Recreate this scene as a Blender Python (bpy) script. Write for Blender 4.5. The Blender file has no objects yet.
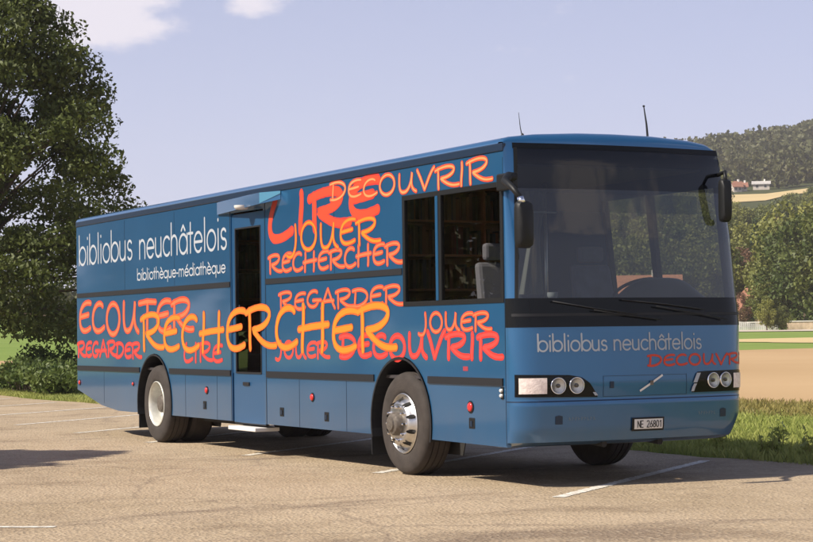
import bpy, math, random
import numpy as np
from mathutils import Vector, Matrix
from mathutils.geometry import tessellate_polygon

# ------------------------------------------------------------------ camera, sky, sun
S = bpy.context.scene
COL = S.collection
CAM = np.array([14.1071, -8.4158, 1.376])
YAW, PITCH, ROLL, FPX = 2.6622, 0.0323, -0.0132, 1899.9

def cam_axes():
    f = np.array([math.cos(PITCH)*math.cos(YAW), math.cos(PITCH)*math.sin(YAW), math.sin(PITCH)])
    r = np.array([math.sin(YAW), -math.cos(YAW), 0.0]); u = np.cross(r, f)
    return (r*math.cos(ROLL)+u*math.sin(ROLL), -r*math.sin(ROLL)+u*math.cos(ROLL), f)
R_, U_, F_ = cam_axes()
cd = bpy.data.cameras.new('camera'); cam = bpy.data.objects.new('camera', cd); COL.objects.link(cam)
cd.sensor_width = 36; cd.lens = FPX/813*36; cd.clip_start = 0.1; cd.clip_end = 6000
m = Matrix(((R_[0], U_[0], -F_[0], CAM[0]), (R_[1], U_[1], -F_[1], CAM[1]), (R_[2], U_[2], -F_[2], CAM[2]), (0, 0, 0, 1)))
cam.matrix_world = m
S.camera = cam
S.render.resolution_x = 1024; S.render.resolution_y = 683
S.view_settings.view_transform = 'Standard'; S.view_settings.look = 'None'
S.view_settings.exposure = 0.5; S.view_settings.gamma = 1
S.view_settings.use_curve_mapping = False

SUN_EL = math.radians(43); SUN_AZ = math.radians(-92)      # direction towards the sun, math angle from +X
W = bpy.data.worlds.new('World'); S.world = W; W.use_nodes = True
nt = W.node_tree; nt.nodes.clear(); N = nt.nodes.new; K = nt.links.new
sky = N('ShaderNodeTexSky'); sky.sky_type = 'NISHITA'; sky.sun_disc = False
sky.sun_elevation = SUN_EL; sky.sun_rotation = math.pi/2 - SUN_AZ
sky.altitude = 600; sky.air_density = 0.9; sky.dust_density = 1.1; sky.ozone_density = 2.2
tc = N('ShaderNodeTexCoord')
def vdir(az, el):
    a, e = math.radians(az), math.radians(el)
    return (math.cos(e)*math.cos(a), math.cos(e)*math.sin(a), math.sin(e))
noise = N('ShaderNodeTexNoise'); noise.inputs['Scale'].default_value = 26; noise.inputs['Detail'].default_value = 7
noise.inputs['Roughness'].default_value = .55
mapn = N('ShaderNodeMapping'); mapn.inputs['Scale'].default_value = (1, 1, 2.2)
K(tc.outputs['Generated'], mapn.inputs['Vector']); K(mapn.outputs[0], noise.inputs['Vector'])
def mth(op, a, b=None, clamp=False):
    n = N('ShaderNodeMath'); n.operation = op; n.use_clamp = clamp
    for i, v in enumerate((a, b)):
        if v is None: continue
        if isinstance(v, (int, float)): n.inputs[i].default_value = v
        else: K(v, n.inputs[i])
    return n.outputs[0]
acc = None   # clouds stand at a few places of the sky, ragged by noise
for az, el, rad, amp in ((162.0, 9.6, 1.9, 1.15), (163.6, 10.4, 1.8, 1.0), (157.1, 10.1, 0.8, .75), (150, 8.4, 2.0, .08), (27, 16, 5.0, 1.0),
                         (38, 13, 3.5, .8), (60, 30, 12, .8), (110, 35, 11, .7), (200, 22, 9, .9), (-40, 40, 14, .7), (8, 11, 4, .7), (240, 45, 12, .7)):
    d = N('ShaderNodeVectorMath'); d.operation = 'SUBTRACT'; K(tc.outputs['Generated'], d.inputs[0]); d.inputs[1].default_value = vdir(az, el)
    sc = N('ShaderNodeVectorMath'); sc.operation = 'MULTIPLY'; K(d.outputs[0], sc.inputs[0]); sc.inputs[1].default_value = (1, 1, 2.0)
    ln = N('ShaderNodeVectorMath'); ln.operation = 'LENGTH'; K(sc.outputs[0], ln.inputs[0])
    v = mth('MULTIPLY', mth('SUBTRACT', 1.0, mth('DIVIDE', ln.outputs['Value'], 2*math.sin(math.radians(rad))), True), amp)
    acc = v if acc is None else mth('MAXIMUM', acc, v)
cl = mth('ADD', acc, mth('MULTIPLY', mth('SUBTRACT', noise.outputs[0], .5), 1.5))
ramp = N('ShaderNodeMapRange'); ramp.interpolation_type = 'SMOOTHSTEP'
ramp.inputs['From Min'].default_value = .22; ramp.inputs['From Max'].default_value = .66
K(cl, ramp.inputs['Value'])
veil = mth('MULTIPLY', mth('MULTIPLY', ramp.outputs[0], mth('GREATER_THAN', acc, 0.0)), .72)
mx = N('ShaderNodeMix'); mx.data_type = 'RGBA'
tint = N('ShaderNodeMix'); tint.data_type = 'RGBA'; tint.blend_type = 'MULTIPLY'; tint.inputs[0].default_value = 1
K(sky.outputs[0], tint.inputs[6]); tint.inputs[7].default_value = (1.10, .97, 1.02, 1)
thin = N('ShaderNodeMix'); thin.data_type = 'RGBA'; thin.inputs[0].default_value = .48   # thin high veil over the whole sky
K(tint.outputs[2], thin.inputs[6]); thin.inputs[7].default_value = (7.0, 6.9, 9.1, 1)
sepz = N('ShaderNodeSeparateXYZ'); K(tc.outputs['Generated'], sepz.inputs[0])
hv = N('ShaderNodeMapRange'); hv.inputs['From Min'].default_value = .02; hv.inputs['From Max'].default_value = .50; hv.inputs['To Min'].default_value = .60; hv.inputs['To Max'].default_value = .04
K(sepz.outputs[2], hv.inputs[0]); K(hv.outputs[0], thin.inputs[0])     # the veil thins out with height
K(veil, mx.inputs[0]); K(thin.outputs[2], mx.inputs[6]); mx.inputs[7].default_value = (8.9, 8.2, 8.6, 1)
bg = N('ShaderNodeBackground'); bg.inputs['Strength'].default_value = 0.080
K(mx.outputs[2], bg.inputs['Color'])
ow = N('ShaderNodeOutputWorld'); K(bg.outputs[0], ow.inputs['Surface'])

sd = bpy.data.lights.new('sun', 'SUN'); sun = bpy.data.objects.new('sun', sd); COL.objects.link(sun)
sd.energy = 5.0; sd.angle = math.radians(.55); sd.color = (1.0, .91, .78)
sv = Vector((math.cos(SUN_EL)*math.cos(SUN_AZ), math.cos(SUN_EL)*math.sin(SUN_AZ), math.sin(SUN_EL)))
sun.rotation_euler = sv.to_track_quat('Z', 'Y').to_euler(); sun.location = (0, -30, 40)

rng = random.Random(7); NR = np.random.default_rng(11)

# ------------------------------------------------------------------ materials
def mat(name, col, rough=.6, metal=0., spec=.5, var=0., vscale=4., col2=None, bump=0., bscale=40., coat=0., aniso=None, coords='Object'):
    m = bpy.data.materials.new(name); m.use_nodes = True
    t = m.node_tree; b = t.nodes['Principled BSDF']
    b.inputs['Base Color'].default_value = (*col, 1); b.inputs['Roughness'].default_value = rough
    b.inputs['Metallic'].default_value = metal; b.inputs['Specular IOR Level'].default_value = spec
    b.inputs['Coat Weight'].default_value = coat; b.inputs['Coat Roughness'].default_value = .06
    c = t.nodes.new('ShaderNodeTexCoord')
    if var or col2:
        n = t.nodes.new('ShaderNodeTexNoise'); n.inputs['Scale'].default_value = vscale; n.inputs['Detail'].default_value = 6
        t.links.new(c.outputs[coords], n.inputs['Vector'])
        mr = t.nodes.new('ShaderNodeMapRange'); mr.inputs['From Min'].default_value = .3; mr.inputs['From Max'].default_value = .7
        t.links.new(n.outputs[0], mr.inputs[0])
        mi = t.nodes.new('ShaderNodeMix'); mi.data_type = 'RGBA'
        c2 = col2 or tuple(x*(1-var) for x in col)
        c1 = col if col2 else tuple(min(1, x*(1+var)) for x in col)
        mi.inputs[6].default_value = (*c1, 1); mi.inputs[7].default_value = (*c2, 1)
        t.links.new(mr.outputs[0], mi.inputs[0]); t.links.new(mi.outputs[2], b.inputs['Base Color'])
    if bump:
        n = t.nodes.new('ShaderNodeTexNoise'); n.inputs['Scale'].default_value = bscale; n.inputs['Detail'].default_value = 4
        t.links.new(c.outputs[coords], n.inputs['Vector'])
        bp = t.nodes.new('ShaderNodeBump'); bp.inputs['Strength'].default_value = bump; bp.inputs['Distance'].default_value = .02
        t.links.new(n.outputs[0], bp.inputs['Height']); t.links.new(bp.outputs[0], b.inputs['Normal'])
    return m

def leaf_mat(name, c1, c2, scale=1.2, trans=.3, rough=.55):
    m = bpy.data.materials.new(name); m.use_nodes = True; t = m.node_tree; t.nodes.clear(); n_ = t.nodes.new; k = t.links.new
    c = n_('ShaderNodeTexCoord'); n = n_('ShaderNodeTexNoise'); n.inputs['Scale'].default_value = scale; n.inputs['Detail'].default_value = 5
    n.inputs['Roughness'].default_value = .7
    k(c.outputs['Object'], n.inputs['Vector'])
    oi = n_('ShaderNodeObjectInfo')
    ad = n_('ShaderNodeMath'); ad.operation = 'MULTIPLY_ADD'; k(oi.outputs['Random'], ad.inputs[0]); ad.inputs[1].default_value = .5; k(n.outputs[0], ad.inputs[2])
    mr = n_('ShaderNodeMapRange'); mr.inputs['From Min'].default_value = .5; mr.inputs['From Max'].default_value = 1.0; k(ad.outputs[0], mr.inputs[0])
    mi = n_('ShaderNodeMix'); mi.data_type = 'RGBA'; mi.inputs[6].default_value = (*c1, 1); mi.inputs[7].default_value = (*c2, 1); k(mr.outputs[0], mi.inputs[0])
    p = n_('ShaderNodeBsdfPrincipled'); p.inputs['Roughness'].default_value = rough; p.inputs['Specular IOR Level'].default_value = .35; k(mi.outputs[2], p.inputs['Base Color'])
    tr = n_('ShaderNodeBsdfTranslucent'); k(mi.outputs[2], tr.inputs['Color'])
    ms = n_('ShaderNodeMixShader'); ms.inputs[0].default_value = trans; k(p.outputs[0], ms.inputs[1]); k(tr.outputs[0], ms.inputs[2])
    o = n_('ShaderNodeOutputMaterial'); k(ms.outputs[0], o.inputs[0])
    return m

def glass_mat(name, tint, refl=1.0, rough=.0, ior=1.5):
    m = bpy.data.materials.new(name); m.use_nodes = True; t = m.node_tree; t.nodes.clear(); n_ = t.nodes.new; k = t.links.new
    tr = n_('ShaderNodeBsdfTransparent'); tr.inputs[0].default_value = (*tint, 1)
    gl = n_('ShaderNodeBsdfGlossy'); gl.inputs['Roughness'].default_value = rough; gl.inputs['Color'].default_value = (refl, refl, refl, 1)
    fr = n_('ShaderNodeFresnel'); fr.inputs[0].default_value = ior
    ms = n_('ShaderNodeMixShader'); k(fr.outputs[0], ms.inputs[0]); k(tr.outputs[0], ms.inputs[1]); k(gl.outputs[0], ms.inputs[2])
    o = n_('ShaderNodeOutputMaterial'); k(ms.outputs[0], o.inputs[0])
    return m

M = {}
M['paint'] = mat('blue_coach_paint', (.019, .122, .282), .33, .5, .5, var=.07, vscale=.8, coat=.9, bump=.13, bscale=1.3)
def add_dust(m):
    t = m.node_tree; n_ = t.nodes.new; k = t.links.new; b = t.nodes['Principled BSDF']
    src = b.inputs['Base Color'].links[0].from_socket
    c = n_('ShaderNodeTexCoord'); sp = n_('ShaderNodeSeparateXYZ'); k(c.outputs['Object'], sp.inputs[0])
    n = n_('ShaderNodeTexNoise'); n.inputs['Scale'].default_value = 3; n.inputs['Detail'].default_value = 8; n.inputs['Roughness'].default_value = .7
    mp = n_('ShaderNodeMapping'); mp.inputs['Scale'].default_value = (1, 1, .35); k(c.outputs['Object'], mp.inputs[0]); k(mp.outputs[0], n.inputs['Vector'])
    r = n_('ShaderNodeMapRange'); r.inputs['From Min'].default_value = .85; r.inputs['From Max'].default_value = .35; k(sp.outputs[2], r.inputs[0])
    mu = n_('ShaderNodeMath'); mu.operation = 'MULTIPLY'; k(r.outputs[0], mu.inputs[0]); k(n.outputs[0], mu.inputs[1])
    m2 = n_('ShaderNodeMath'); m2.operation = 'MULTIPLY'; k(mu.outputs[0], m2.inputs[0]); m2.inputs[1].default_value = .30
    x = n_('ShaderNodeMix'); x.data_type = 'RGBA'; k(m2.outputs[0], x.inputs[0]); k(src, x.inputs[6]); x.inputs[7].default_value = (.20, .16, .12, 1)
    k(x.outputs[2], b.inputs['Base Color'])
add_dust(M['paint'])
M['paint_door'] = mat('door_paint', (.028, .122, .28), .36, .5, .5, coat=.4)
M['rail'] = mat('dark_blue_rail', (.012, .028, .06), .35, .2)
M['rubber'] = mat('black_rubber', (.007, .008, .011), .6)
M['blackgloss'] = mat('black_gloss', (.005, .006, .007), .15, spec=.22)
M['blacktrim'] = mat('black_trim', (.008, .009, .010), .5, spec=.3)
M['tyre'] = mat('tyre_rubber', (.036, .029, .025), .85, var=.25, vscale=9, bump=.2, bscale=60)
M['steel'] = mat('polished_steel', (.62, .61, .59), .33, 1., var=.08, vscale=30)
M['wheelpaint'] = mat('pale_wheel_paint', (.60, .60, .55), .4, .3, var=.15, vscale=12)
M['dirtysteel'] = mat('dirty_steel', (.16, .14, .12), .6, .6, var=.3, vscale=30)
M['chrome'] = mat('chrome', (.9, .9, .9), .08, 1.)
M['under'] = mat('underbody_black', (.016, .015, .014), .85, var=.3, vscale=5)
M['wind'] = glass_mat('windscreen_glass', (.40, .46, .45), 1., ior=1.72)
M['tint'] = glass_mat('tinted_glass', (.80, .74, .70), .9, ior=1.4)
M['band'] = glass_mat('tinted_sun_band', (.14, .17, .22), .9, ior=1.55)
M['doorglass'] = glass_mat('door_glass', (.62, .50, .42), .8)
M['lens'] = glass_mat('lamp_lens', (.92, .92, .92), 1.)
M['indicator'] = mat('clear_pink_lens', (.88, .74, .68), .25, 0, .6, var=.18, vscale=25, bump=.3, bscale=90)
M['red'] = mat('red_reflector', (.55, .03, .03), .2)
M['wood'] = mat('shelf_wood', (.26, .11, .045), .5, var=.2, vscale=6)
M['darkpanel'] = mat('dark_panel', (.035, .030, .032), .7)
M['greyfab'] = mat('grey_fabric', (.10, .11, .15), .9, var=.15, vscale=10)
M['paleseat'] = mat('pale_seat_cover', (.16, .19, .24), .9)
M['cream'] = mat('cream_lining', (.40, .38, .35), .8)
M['curtain'] = mat('grey_curtain', (.20, .21, .20), .9)
M['dash'] = mat('dashboard_grey', (.10, .10, .11), .45)
M['visor'] = glass_mat('visor_film', (.42, .48, .48), .8, .2)
M['white'] = mat('white_lettering', (.40, .43, .47), .5)
M['plate'] = mat('plate_white', (.72, .70, .66), .45)
M['ink'] = mat('plate_ink', (.03, .03, .03), .6)
M['faint'] = mat('faint_lettering', (.13, .19, .24), .6)
# ink colours of the painted words
M['g_red'] = mat('word_red', (.55, .028, .020), .5)
M['g_scar'] = mat('word_scarlet', (.62, .055, .018), .5)
M['g_pink'] = mat('word_pink_red', (.60, .055, .045), .5)
M['g_halo'] = mat('word_red_edge', (.30, .035, .05), .5)
M['g_or'] = mat('word_orange', (.60, .105, .012), .5)
M['g_lor'] = mat('word_light_orange', (.70, .26, .09), .5)
M['g_yel'] = mat('word_amber', (.74, .21, .012), .5)
M['g_salm'] = mat('word_salmon', (.68, .15, .055), .5)

# ------------------------------------------------------------------ mesh helpers
class MB:
    def __init__(s): s.v = []; s.f = []; s.n = 0
    def add(s, vs, fs):
        o = len(s.v); s.v.extend([tuple(map(float, p)) for p in vs]); s.f.extend([tuple(i+o for i in f) for f in fs])
    def box(s, x0, x1, y0, y1, z0, z1):
        s.add([(x0,y0,z0),(x1,y0,z0),(x1,y1,z0),(x0,y1,z0),(x0,y0,z1),(x1,y0,z1),(x1,y1,z1),(x0,y1,z1)],
              [(0,3,2,1),(4,5,6,7),(0,1,5,4),(1,2,6,5),(2,3,7,6),(3,0,4,7)]); return s
    def grid(s, fn, nu, nv):
        s.add([fn(i/nu, j/nv) for j in range(nv+1) for i in range(nu+1)],
              [(j*(nu+1)+i, j*(nu+1)+i+1, (j+1)*(nu+1)+i+1, (j+1)*(nu+1)+i) for j in range(nv) for i in range(nu)]); return s
    def lathe(s, prof, c, axis='y', n=48, sgn=1):
        c = Vector(c); vs = []; fs = []
        for (r, h) in prof:
            for i in range(n):
                a = 2*math.pi*i/n; u, w = r*math.cos(a), r*math.sin(a)
                vs.append(tuple(c + (Vector((u, h, w)) if axis == 'y' else Vector((h, u, w)) if axis == 'x' else Vector((u, w, h)))))
        for j in range(len(prof)-1):
            for i in range(n):
                k = (i+1) % n; fs.append((j*n+i, j*n+k, (j+1)*n+k, (j+1)*n+i))
        s.add(vs, fs); return s
    def tube(s, pts, rad, n=8, cap=True):
        pts = [Vector(p) for p in pts]; rads = rad if isinstance(rad, (list, tuple)) else [rad]*len(pts)
        vs = []; fs = []
        for i, p in enumerate(pts):
            d = (pts[min(i+1, len(pts)-1)]-pts[max(i-1, 0)]).normalized()
            a = d.orthogonal().normalized() if i == 0 else (a - d*a.dot(d)).normalized()
            b = d.cross(a)
            for k in range(n):
                t = 2*math.pi*k/n; vs.append(tuple(p+(a*math.cos(t)+b*math.sin(t))*rads[i]))
        for i in range(len(pts)-1):
            for k in range(n):
                q = (k+1) % n; fs.append((i*n+k, i*n+q, (i+1)*n+q, (i+1)*n+k))
        if cap: fs.append(tuple(range(n-1, -1, -1))); fs.append(tuple((len(pts)-1)*n+k for k in range(n)))
        s.add(vs, fs); return s
    def build(s, name, m, parent=None, smooth=False, bevel=0, kind=None, autosmooth=None):
        me = bpy.data.meshes.new(name); me.from_pydata(s.v, [], s.f); me.update()
        me.materials.append(m)
        if smooth:
            for p in me.polygons: p.use_smooth = True
        if autosmooth is not None:
            try: me.set_sharp_from_angle(angle=math.radians(autosmooth))
            except Exception: pass
        o = bpy.data.objects.new(name, me); COL.objects.link(o)
        if parent: o.parent = parent
        if kind: o['kind'] = kind
        if bevel:
            b = o.modifiers.new('bevel', 'BEVEL'); b.width = bevel; b.segments = 2; b.limit_method = 'ANGLE'
        return o

def npmesh(name, V, Fq, m, parent=None, kind=None, smooth=False, link=True):
    """numpy mesh of equal-sized faces (k corners)."""
    V = np.asarray(V, dtype=np.float32); Fq = np.asarray(Fq, dtype=np.int32); k = Fq.shape[1]
    me = bpy.data.meshes.new(name); me.vertices.add(len(V)); me.vertices.foreach_set('co', V.ravel())
    me.loops.add(Fq.size); me.loops.foreach_set('vertex_index', Fq.ravel())
    me.polygons.add(len(Fq)); me.polygons.foreach_set('loop_start', np.arange(0, Fq.size, k, dtype=np.int32))
    try: me.polygons.foreach_set('loop_total', np.full(len(Fq), k, dtype=np.int32))
    except Exception: pass
    me.update(calc_edges=True); me.validate()
    me.materials.append(m)
    if smooth: me.polygons.foreach_set('use_smooth', np.ones(len(Fq), dtype=bool))
    if not link: return me
    o = bpy.data.objects.new(name, me); COL.objects.link(o)
    if parent: o.parent = parent
    if kind: o['kind'] = kind
    return o

def tag(o, label, cat, group=None):
    o['label'] = label; o['category'] = cat
    if group: o['group'] = group
    return o
def empty(name, loc=(0, 0, 0), rz=0):
    o = bpy.data.objects.new(name, None); COL.objects.link(o); o.location = loc; o.rotation_euler = (0, 0, rz); o.empty_display_size = .3
    return o
def sm(a, b, x):
    t = np.clip((x-a)/(b-a), 0, 1); return t*t*(3-2*t)
def lerp(pts, x):
    if x <= pts[0][0]: return pts[0][1]
    for (a, p_), (b, q_) in zip(pts, pts[1:]):
        if x <= b: return p_+(q_-p_)*(x-a)/(b-a)
    return pts[-1][1]

# ------------------------------------------------------------------ terrain
def polar(px, r):
    az = YAW - math.atan((px-406.5)/FPX)
    return CAM[0]+r*math.cos(az), CAM[1]+r*math.sin(az)
def pxof(x, y):
    az = np.arctan2(y-CAM[1], x-CAM[0]); d = (az-YAW+np.pi) % (2*np.pi)-np.pi
    return 406.5 - FPX*np.tan(np.clip(d, -1.3, 1.3)), d
HR = [0, 95, 150, 210, 250, 300, 380, 450, 540, 640, 700, 800, 950, 1100, 1300, 1700, 2600]
HZ = [0, 0, .5, .95, 1.5, 4., 10, 19, 31, 43.2, 50, 64, 84, 99.5, 94, 70, 40]
def T(x, y):
    x = np.asarray(x, float); y = np.asarray(y, float)
    r = np.hypot(x-CAM[0], y-CAM[1]); px, d = pxof(x, y)
    right = sm(330, 640, px) * sm(math.radians(-62), math.radians(-35), d)
    hz = np.interp(r, HR, HZ)
    skyl = 1 + (px-760)*.0007
    z = right*hz*np.where(r > 750, 1+(np.clip(skyl, .5, 1.2)-1)*sm(750, 1100, r), 1)
    left = 1-sm(120, 330, px)
    left = left * sm(math.radians(60), math.radians(30), d)
    z = z + left*(sm(55, 240, r)*3.3 + sm(420, 1000, r)*20*(.75+.25*np.sin(px*.011)))
    z = z + sm(500, 1200, r)*6*np.sin(x*.004+1)*np.cos(y*.005)*right
    return z
rs = np.concatenate([np.arange(0, 60, 6), np.geomspace(60, 1420, 84)])
fine = np.linspace(math.radians(-16), math.radians(16), 129)
az = YAW + np.concatenate([np.linspace(-math.pi, math.radians(-17), 42), fine, np.linspace(math.radians(17), math.pi, 42)[:-1]])
nr, na = len(rs), len(az)
RR, AA = np.meshgrid(rs[1:], az, indexing='ij')
X = CAM[0]+RR*np.cos(AA); Y = CAM[1]+RR*np.sin(AA); Z = T(X, Y) - .02
V = np.vstack([[CAM[0], CAM[1], -.02], np.stack([X, Y, Z], -1).reshape(-1, 3)])
F4 = []
for i in range(nr-2):
    a = 1+i*na+np.arange(na); b = 1+i*na+(np.arange(na)+1) % na
    F4.append(np.stack([a, a+na, b+na, b], -1))
F4 = np.vstack(F4)
fan = [(0, 1+j, 1+(j+1) % na, 1+(j+1) % na) for j in range(na)]

def ground_mat():
    m = bpy.data.materials.new('meadow_ground'); m.use_nodes = True; t = m.node_tree; n_ = t.nodes.new; k = t.links.new
    b = t.nodes['Principled BSDF']; b.inputs['Roughness'].default_value = .95; b.inputs['Specular IOR Level'].default_value = .15
    g = n_('ShaderNodeNewGeometry')
    def noise(s, d=6):
        n = n_('ShaderNodeTexNoise'); n.inputs['Scale'].default_value = s; n.inputs['Detail'].default_value = d; k(g.outputs['Position'], n.inputs['Vector']); return n.outputs[0]
    def ramp(v, a, bb, c1, c2):
        r = n_('ShaderNodeMapRange'); r.inputs['From Min'].default_value = a; r.inputs['From Max'].default_value = bb; k(v, r.inputs[0])
        x = n_('ShaderNodeMix'); x.data_type = 'RGBA'; k(r.outputs[0], x.inputs[0])
        for i, c in ((6, c1), (7, c2)):
            if isinstance(c, tuple): x.inputs[i].default_value = (*c, 1)
            else: k(c, x.inputs[i])
        return x.outputs[2]
    near = ramp(noise(.35), .35, .65, (.15, .215, .04), (.21, .27, .06))
    fr = ramp(noise(.03), .35, .65, (.14, .215, .045), (.17, .24, .055))
    cc = ramp(noise(6), .3, .7, near, fr)
    # hillside under the wood is dark undergrowth
    sp = n_('ShaderNodeSeparateXYZ'); k(g.outputs['Position'], sp.inputs[0])
    c2 = ramp(sp.outputs[2], 3.2, 6, cc, (.055, .065, .025))
    k(c2, b.inputs['Base Color'])
    return m
M['ground'] = ground_mat()
me_v = V; 
g = npmesh('meadow', V, F4, M['ground'], kind='structure', smooth=True)
MBc = MB(); MBc.add([(CAM[0]-40, -40, -.012), (CAM[0]+60, -40, -.012), (CAM[0]+60, 3, -.012), (CAM[0]-40, 3, -.012)], [(0, 1, 2, 3)])

def sheet_noise_edge(y0, y1, x0, x1, dx, dz, amp=.15, rows=3, seed=1):
    """a ground sheet between two lines of constant y with a slightly ragged outline"""
    q = np.random.default_rng(seed); n = int((x1-x0)/dx)+1
    xs = np.linspace(x0, x1, n); vs = []; fs = []
    e0 = np.convolve(q.normal(0, amp, n+4), np.ones(5)/3, 'valid'); e1 = np.convolve(q.normal(0, amp, n+4), np.ones(5)/3, 'valid')
    for j in range(rows+1):
        f = j/rows; yy = y0+(y1-y0)*f + (e0 if j == 0 else 0) + (e1 if j == rows else 0)
        yy = np.broadcast_to(yy, xs.shape)
        vs.append(np.stack([xs, yy, T(xs, yy)+dz], -1))
    Vv = np.vstack(vs)
    for j in range(rows):
        a = j*n+np.arange(n-1); fs.append(np.stack([a, a+1, a+n+1, a+n], -1))
    return Vv, np.vstack(fs)

# fields seen right of the bus
M['field'] = mat('bare_tan_field', (.47, .33, .185), .95, spec=.1, col2=(.39, .265, .14), vscale=.06, bump=.5, bscale=2, coords='Object')
M['dry'] = mat('dry_stubble', (.34, .25, .085), .95, spec=.1, col2=(.20, .22, .05), vscale=.5, bump=.4, bscale=6)
M['pale'] = mat('pale_mown_strip', (.56, .43, .22), .95, spec=.1, col2=(.48, .38, .2), vscale=.05)
v_, f_ = sheet_noise_edge(13.2, 72, -72, 60, 1, .012, .35, 24, 3)
npmesh('field', v_, f_, M['field'], kind='structure')
v_, f_ = sheet_noise_edge(73, 104, -105, 60, 1.5, .02, 1.1, 12, 8)
npmesh('mown_strip', v_, f_, M['pale'], kind='structure')
v_, f_ = sheet_noise_edge(10.2, 13.6, -72, 60, .5, .018, .4, 3, 4)
npmesh('dry_verge', v_, f_, M['dry'], kind='structure')
# sloping yellow field on the hillside and the pale lane below the village
def hill_sheet(name, pts, m, dz, nu=40, nv=6):
    # pts: list of (px, r_lower, r_upper)
    vs = []
    for i in range(nu+1):
        px = pts[0][0]+(pts[-1][0]-pts[0][0])*i/nu
        r0 = lerp([(p[0], p[1]) for p in pts], px); r1 = lerp([(p[0], p[2]) for p in pts], px)
        for j in range(nv+1):
            x, y = polar(px, r0+(r1-r0)*j/nv); vs.append((x, y, float(T(x, y))+dz))
    fs = [(i*(nv+1)+j, (i+1)*(nv+1)+j, (i+1)*(nv+1)+j+1, i*(nv+1)+j+1) for i in range(nu) for j in range(nv)]
    return npmesh(name, vs, fs, m, kind='structure')
hill_sheet('hill_field', [(520, 640, 672), (735, 634, 684), (768, 640, 684), (790, 672, 700), (840, 700, 722), (900, 720, 740)], M['pale'], .2, 60, 8)
hill_sheet('lane', [(600, 212, 222), (790, 207, 219), (900, 204, 222)], mat('lane_gravel', (.50, .43, .35), .95), .05, 30, 4)

# ------------------------------------------------------------------ car park
def asphalt_mat():
    m = bpy.data.materials.new('worn_asphalt'); m.use_nodes = True; t = m.node_tree; n_ = t.nodes.new; k = t.links.new
    b = t.nodes['Principled BSDF']; b.inputs['Roughness'].default_value = .9; b.inputs['Specular IOR Level'].default_value = .25
    c = n_('ShaderNodeTexCoord')
    def noise(s, d=5, ro=.6, sc=(1, 1, 1)):
        mp = n_('ShaderNodeMapping'); mp.inputs['Scale'].default_value = sc; k(c.outputs['Object'], mp.inputs['Vector'])
        n = n_('ShaderNodeTexNoise'); n.inputs['Scale'].default_value = s; n.inputs['Detail'].default_value = d; n.inputs['Roughness'].default_value = ro
        k(mp.outputs[0], n.inputs['Vector']); return n.outputs[0]
    def mix(f, a, bb, lo=0., hi=1., blend='MIX'):
        r = n_('ShaderNodeMapRange'); r.inputs['From Min'].default_value = lo; r.inputs['From Max'].default_value = hi; k(f, r.inputs[0])
        x = n_('ShaderNodeMix'); x.data_type = 'RGBA'; x.blend_type = blend; k(r.outputs[0], x.inputs[0])
        for i, v in ((6, a), (7, bb)):
            if isinstance(v, tuple): x.inputs[i].default_value = (*v, 1)
            else: k(v, x.inputs[i])
        return x.outputs[2]
    big = mix(noise(.28, 5), (.335, .258, .168), (.415, .325, .222), .38, .62)
    mid = mix(noise(1.6, 6, .7, (1, 2, 1)), big, (.46, .365, .245), .5, .8)
    mid = mix(noise(.45, 7, .65, (1, .35, 1)), mid, (.225, .170, .118), .57, .66)
    mid = mix(noise(.8, 4, .6), mid, (.235, .175, .115), .54, .75)
    vo = n_('ShaderNodeTexVoronoi'); vo.inputs['Scale'].default_value = 34; k(c.outputs['Object'], vo.inputs['Vector'])
    sp = n_('ShaderNodeSeparateColor'); k(vo.outputs['Color'], sp.inputs[0])
    a1 = mix(sp.outputs[0], mid, (.55, .46, .34), .80, 1.3)
    a2 = mix(sp.outputs[1], a1, (.12, .095, .07), .80, 1.4)
    fine = mix(noise(120, 3), a2, (.22, .16, .11), .55, .9)
    # a few repaired cracks
    wv = n_('ShaderNodeTexVoronoi'); wv.feature = 'DISTANCE_TO_EDGE'; wv.inputs['Scale'].default_value = .22
    mp = n_('ShaderNodeMapping'); k(c.outputs['Object'], mp.inputs['Vector'])
    nn = n_('ShaderNodeTexNoise'); nn.inputs['Scale'].default_value = 1.2; nn.inputs['Detail'].default_value = 5; k(c.outputs['Object'], nn.inputs['Vector'])
    ad = n_('ShaderNodeVectorMath'); ad.operation = 'MULTIPLY_ADD'; k(nn.outputs['Color'], ad.inputs[0]); ad.inputs[1].default_value = (.9, .9, 0); k(mp.outputs[0], ad.inputs[2])
    k(ad.outputs[0], wv.inputs['Vector'])
    cr = mix(wv.outputs['Distance'], (.16, .12, .09), fine, .0, .009)
    cr2 = n_('ShaderNodeMix'); cr2.data_type = 'RGBA'; cr2.inputs[0].default_value = .42; k(fine, cr2.inputs[6]); k(cr, cr2.inputs[7])
    k(cr2.outputs[2], b.inputs['Base Color'])
    bp = n_('ShaderNodeBump'); bp.inputs['Strength'].default_value = .9; bp.inputs['Distance'].default_value = .012
    k(vo.outputs['Distance'], bp.inputs['Height'])
    bp2 = n_('ShaderNodeBump'); bp2.inputs['Strength'].default_value = .5; bp2.inputs['Distance'].default_value = .03
    k(noise(9, 6, .7), bp2.inputs['Height']); k(bp.outputs[0], bp2.inputs['Normal']); k(bp2.outputs[0], b.inputs['Normal'])
    return m
M['asphalt'] = asphalt_mat()
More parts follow.
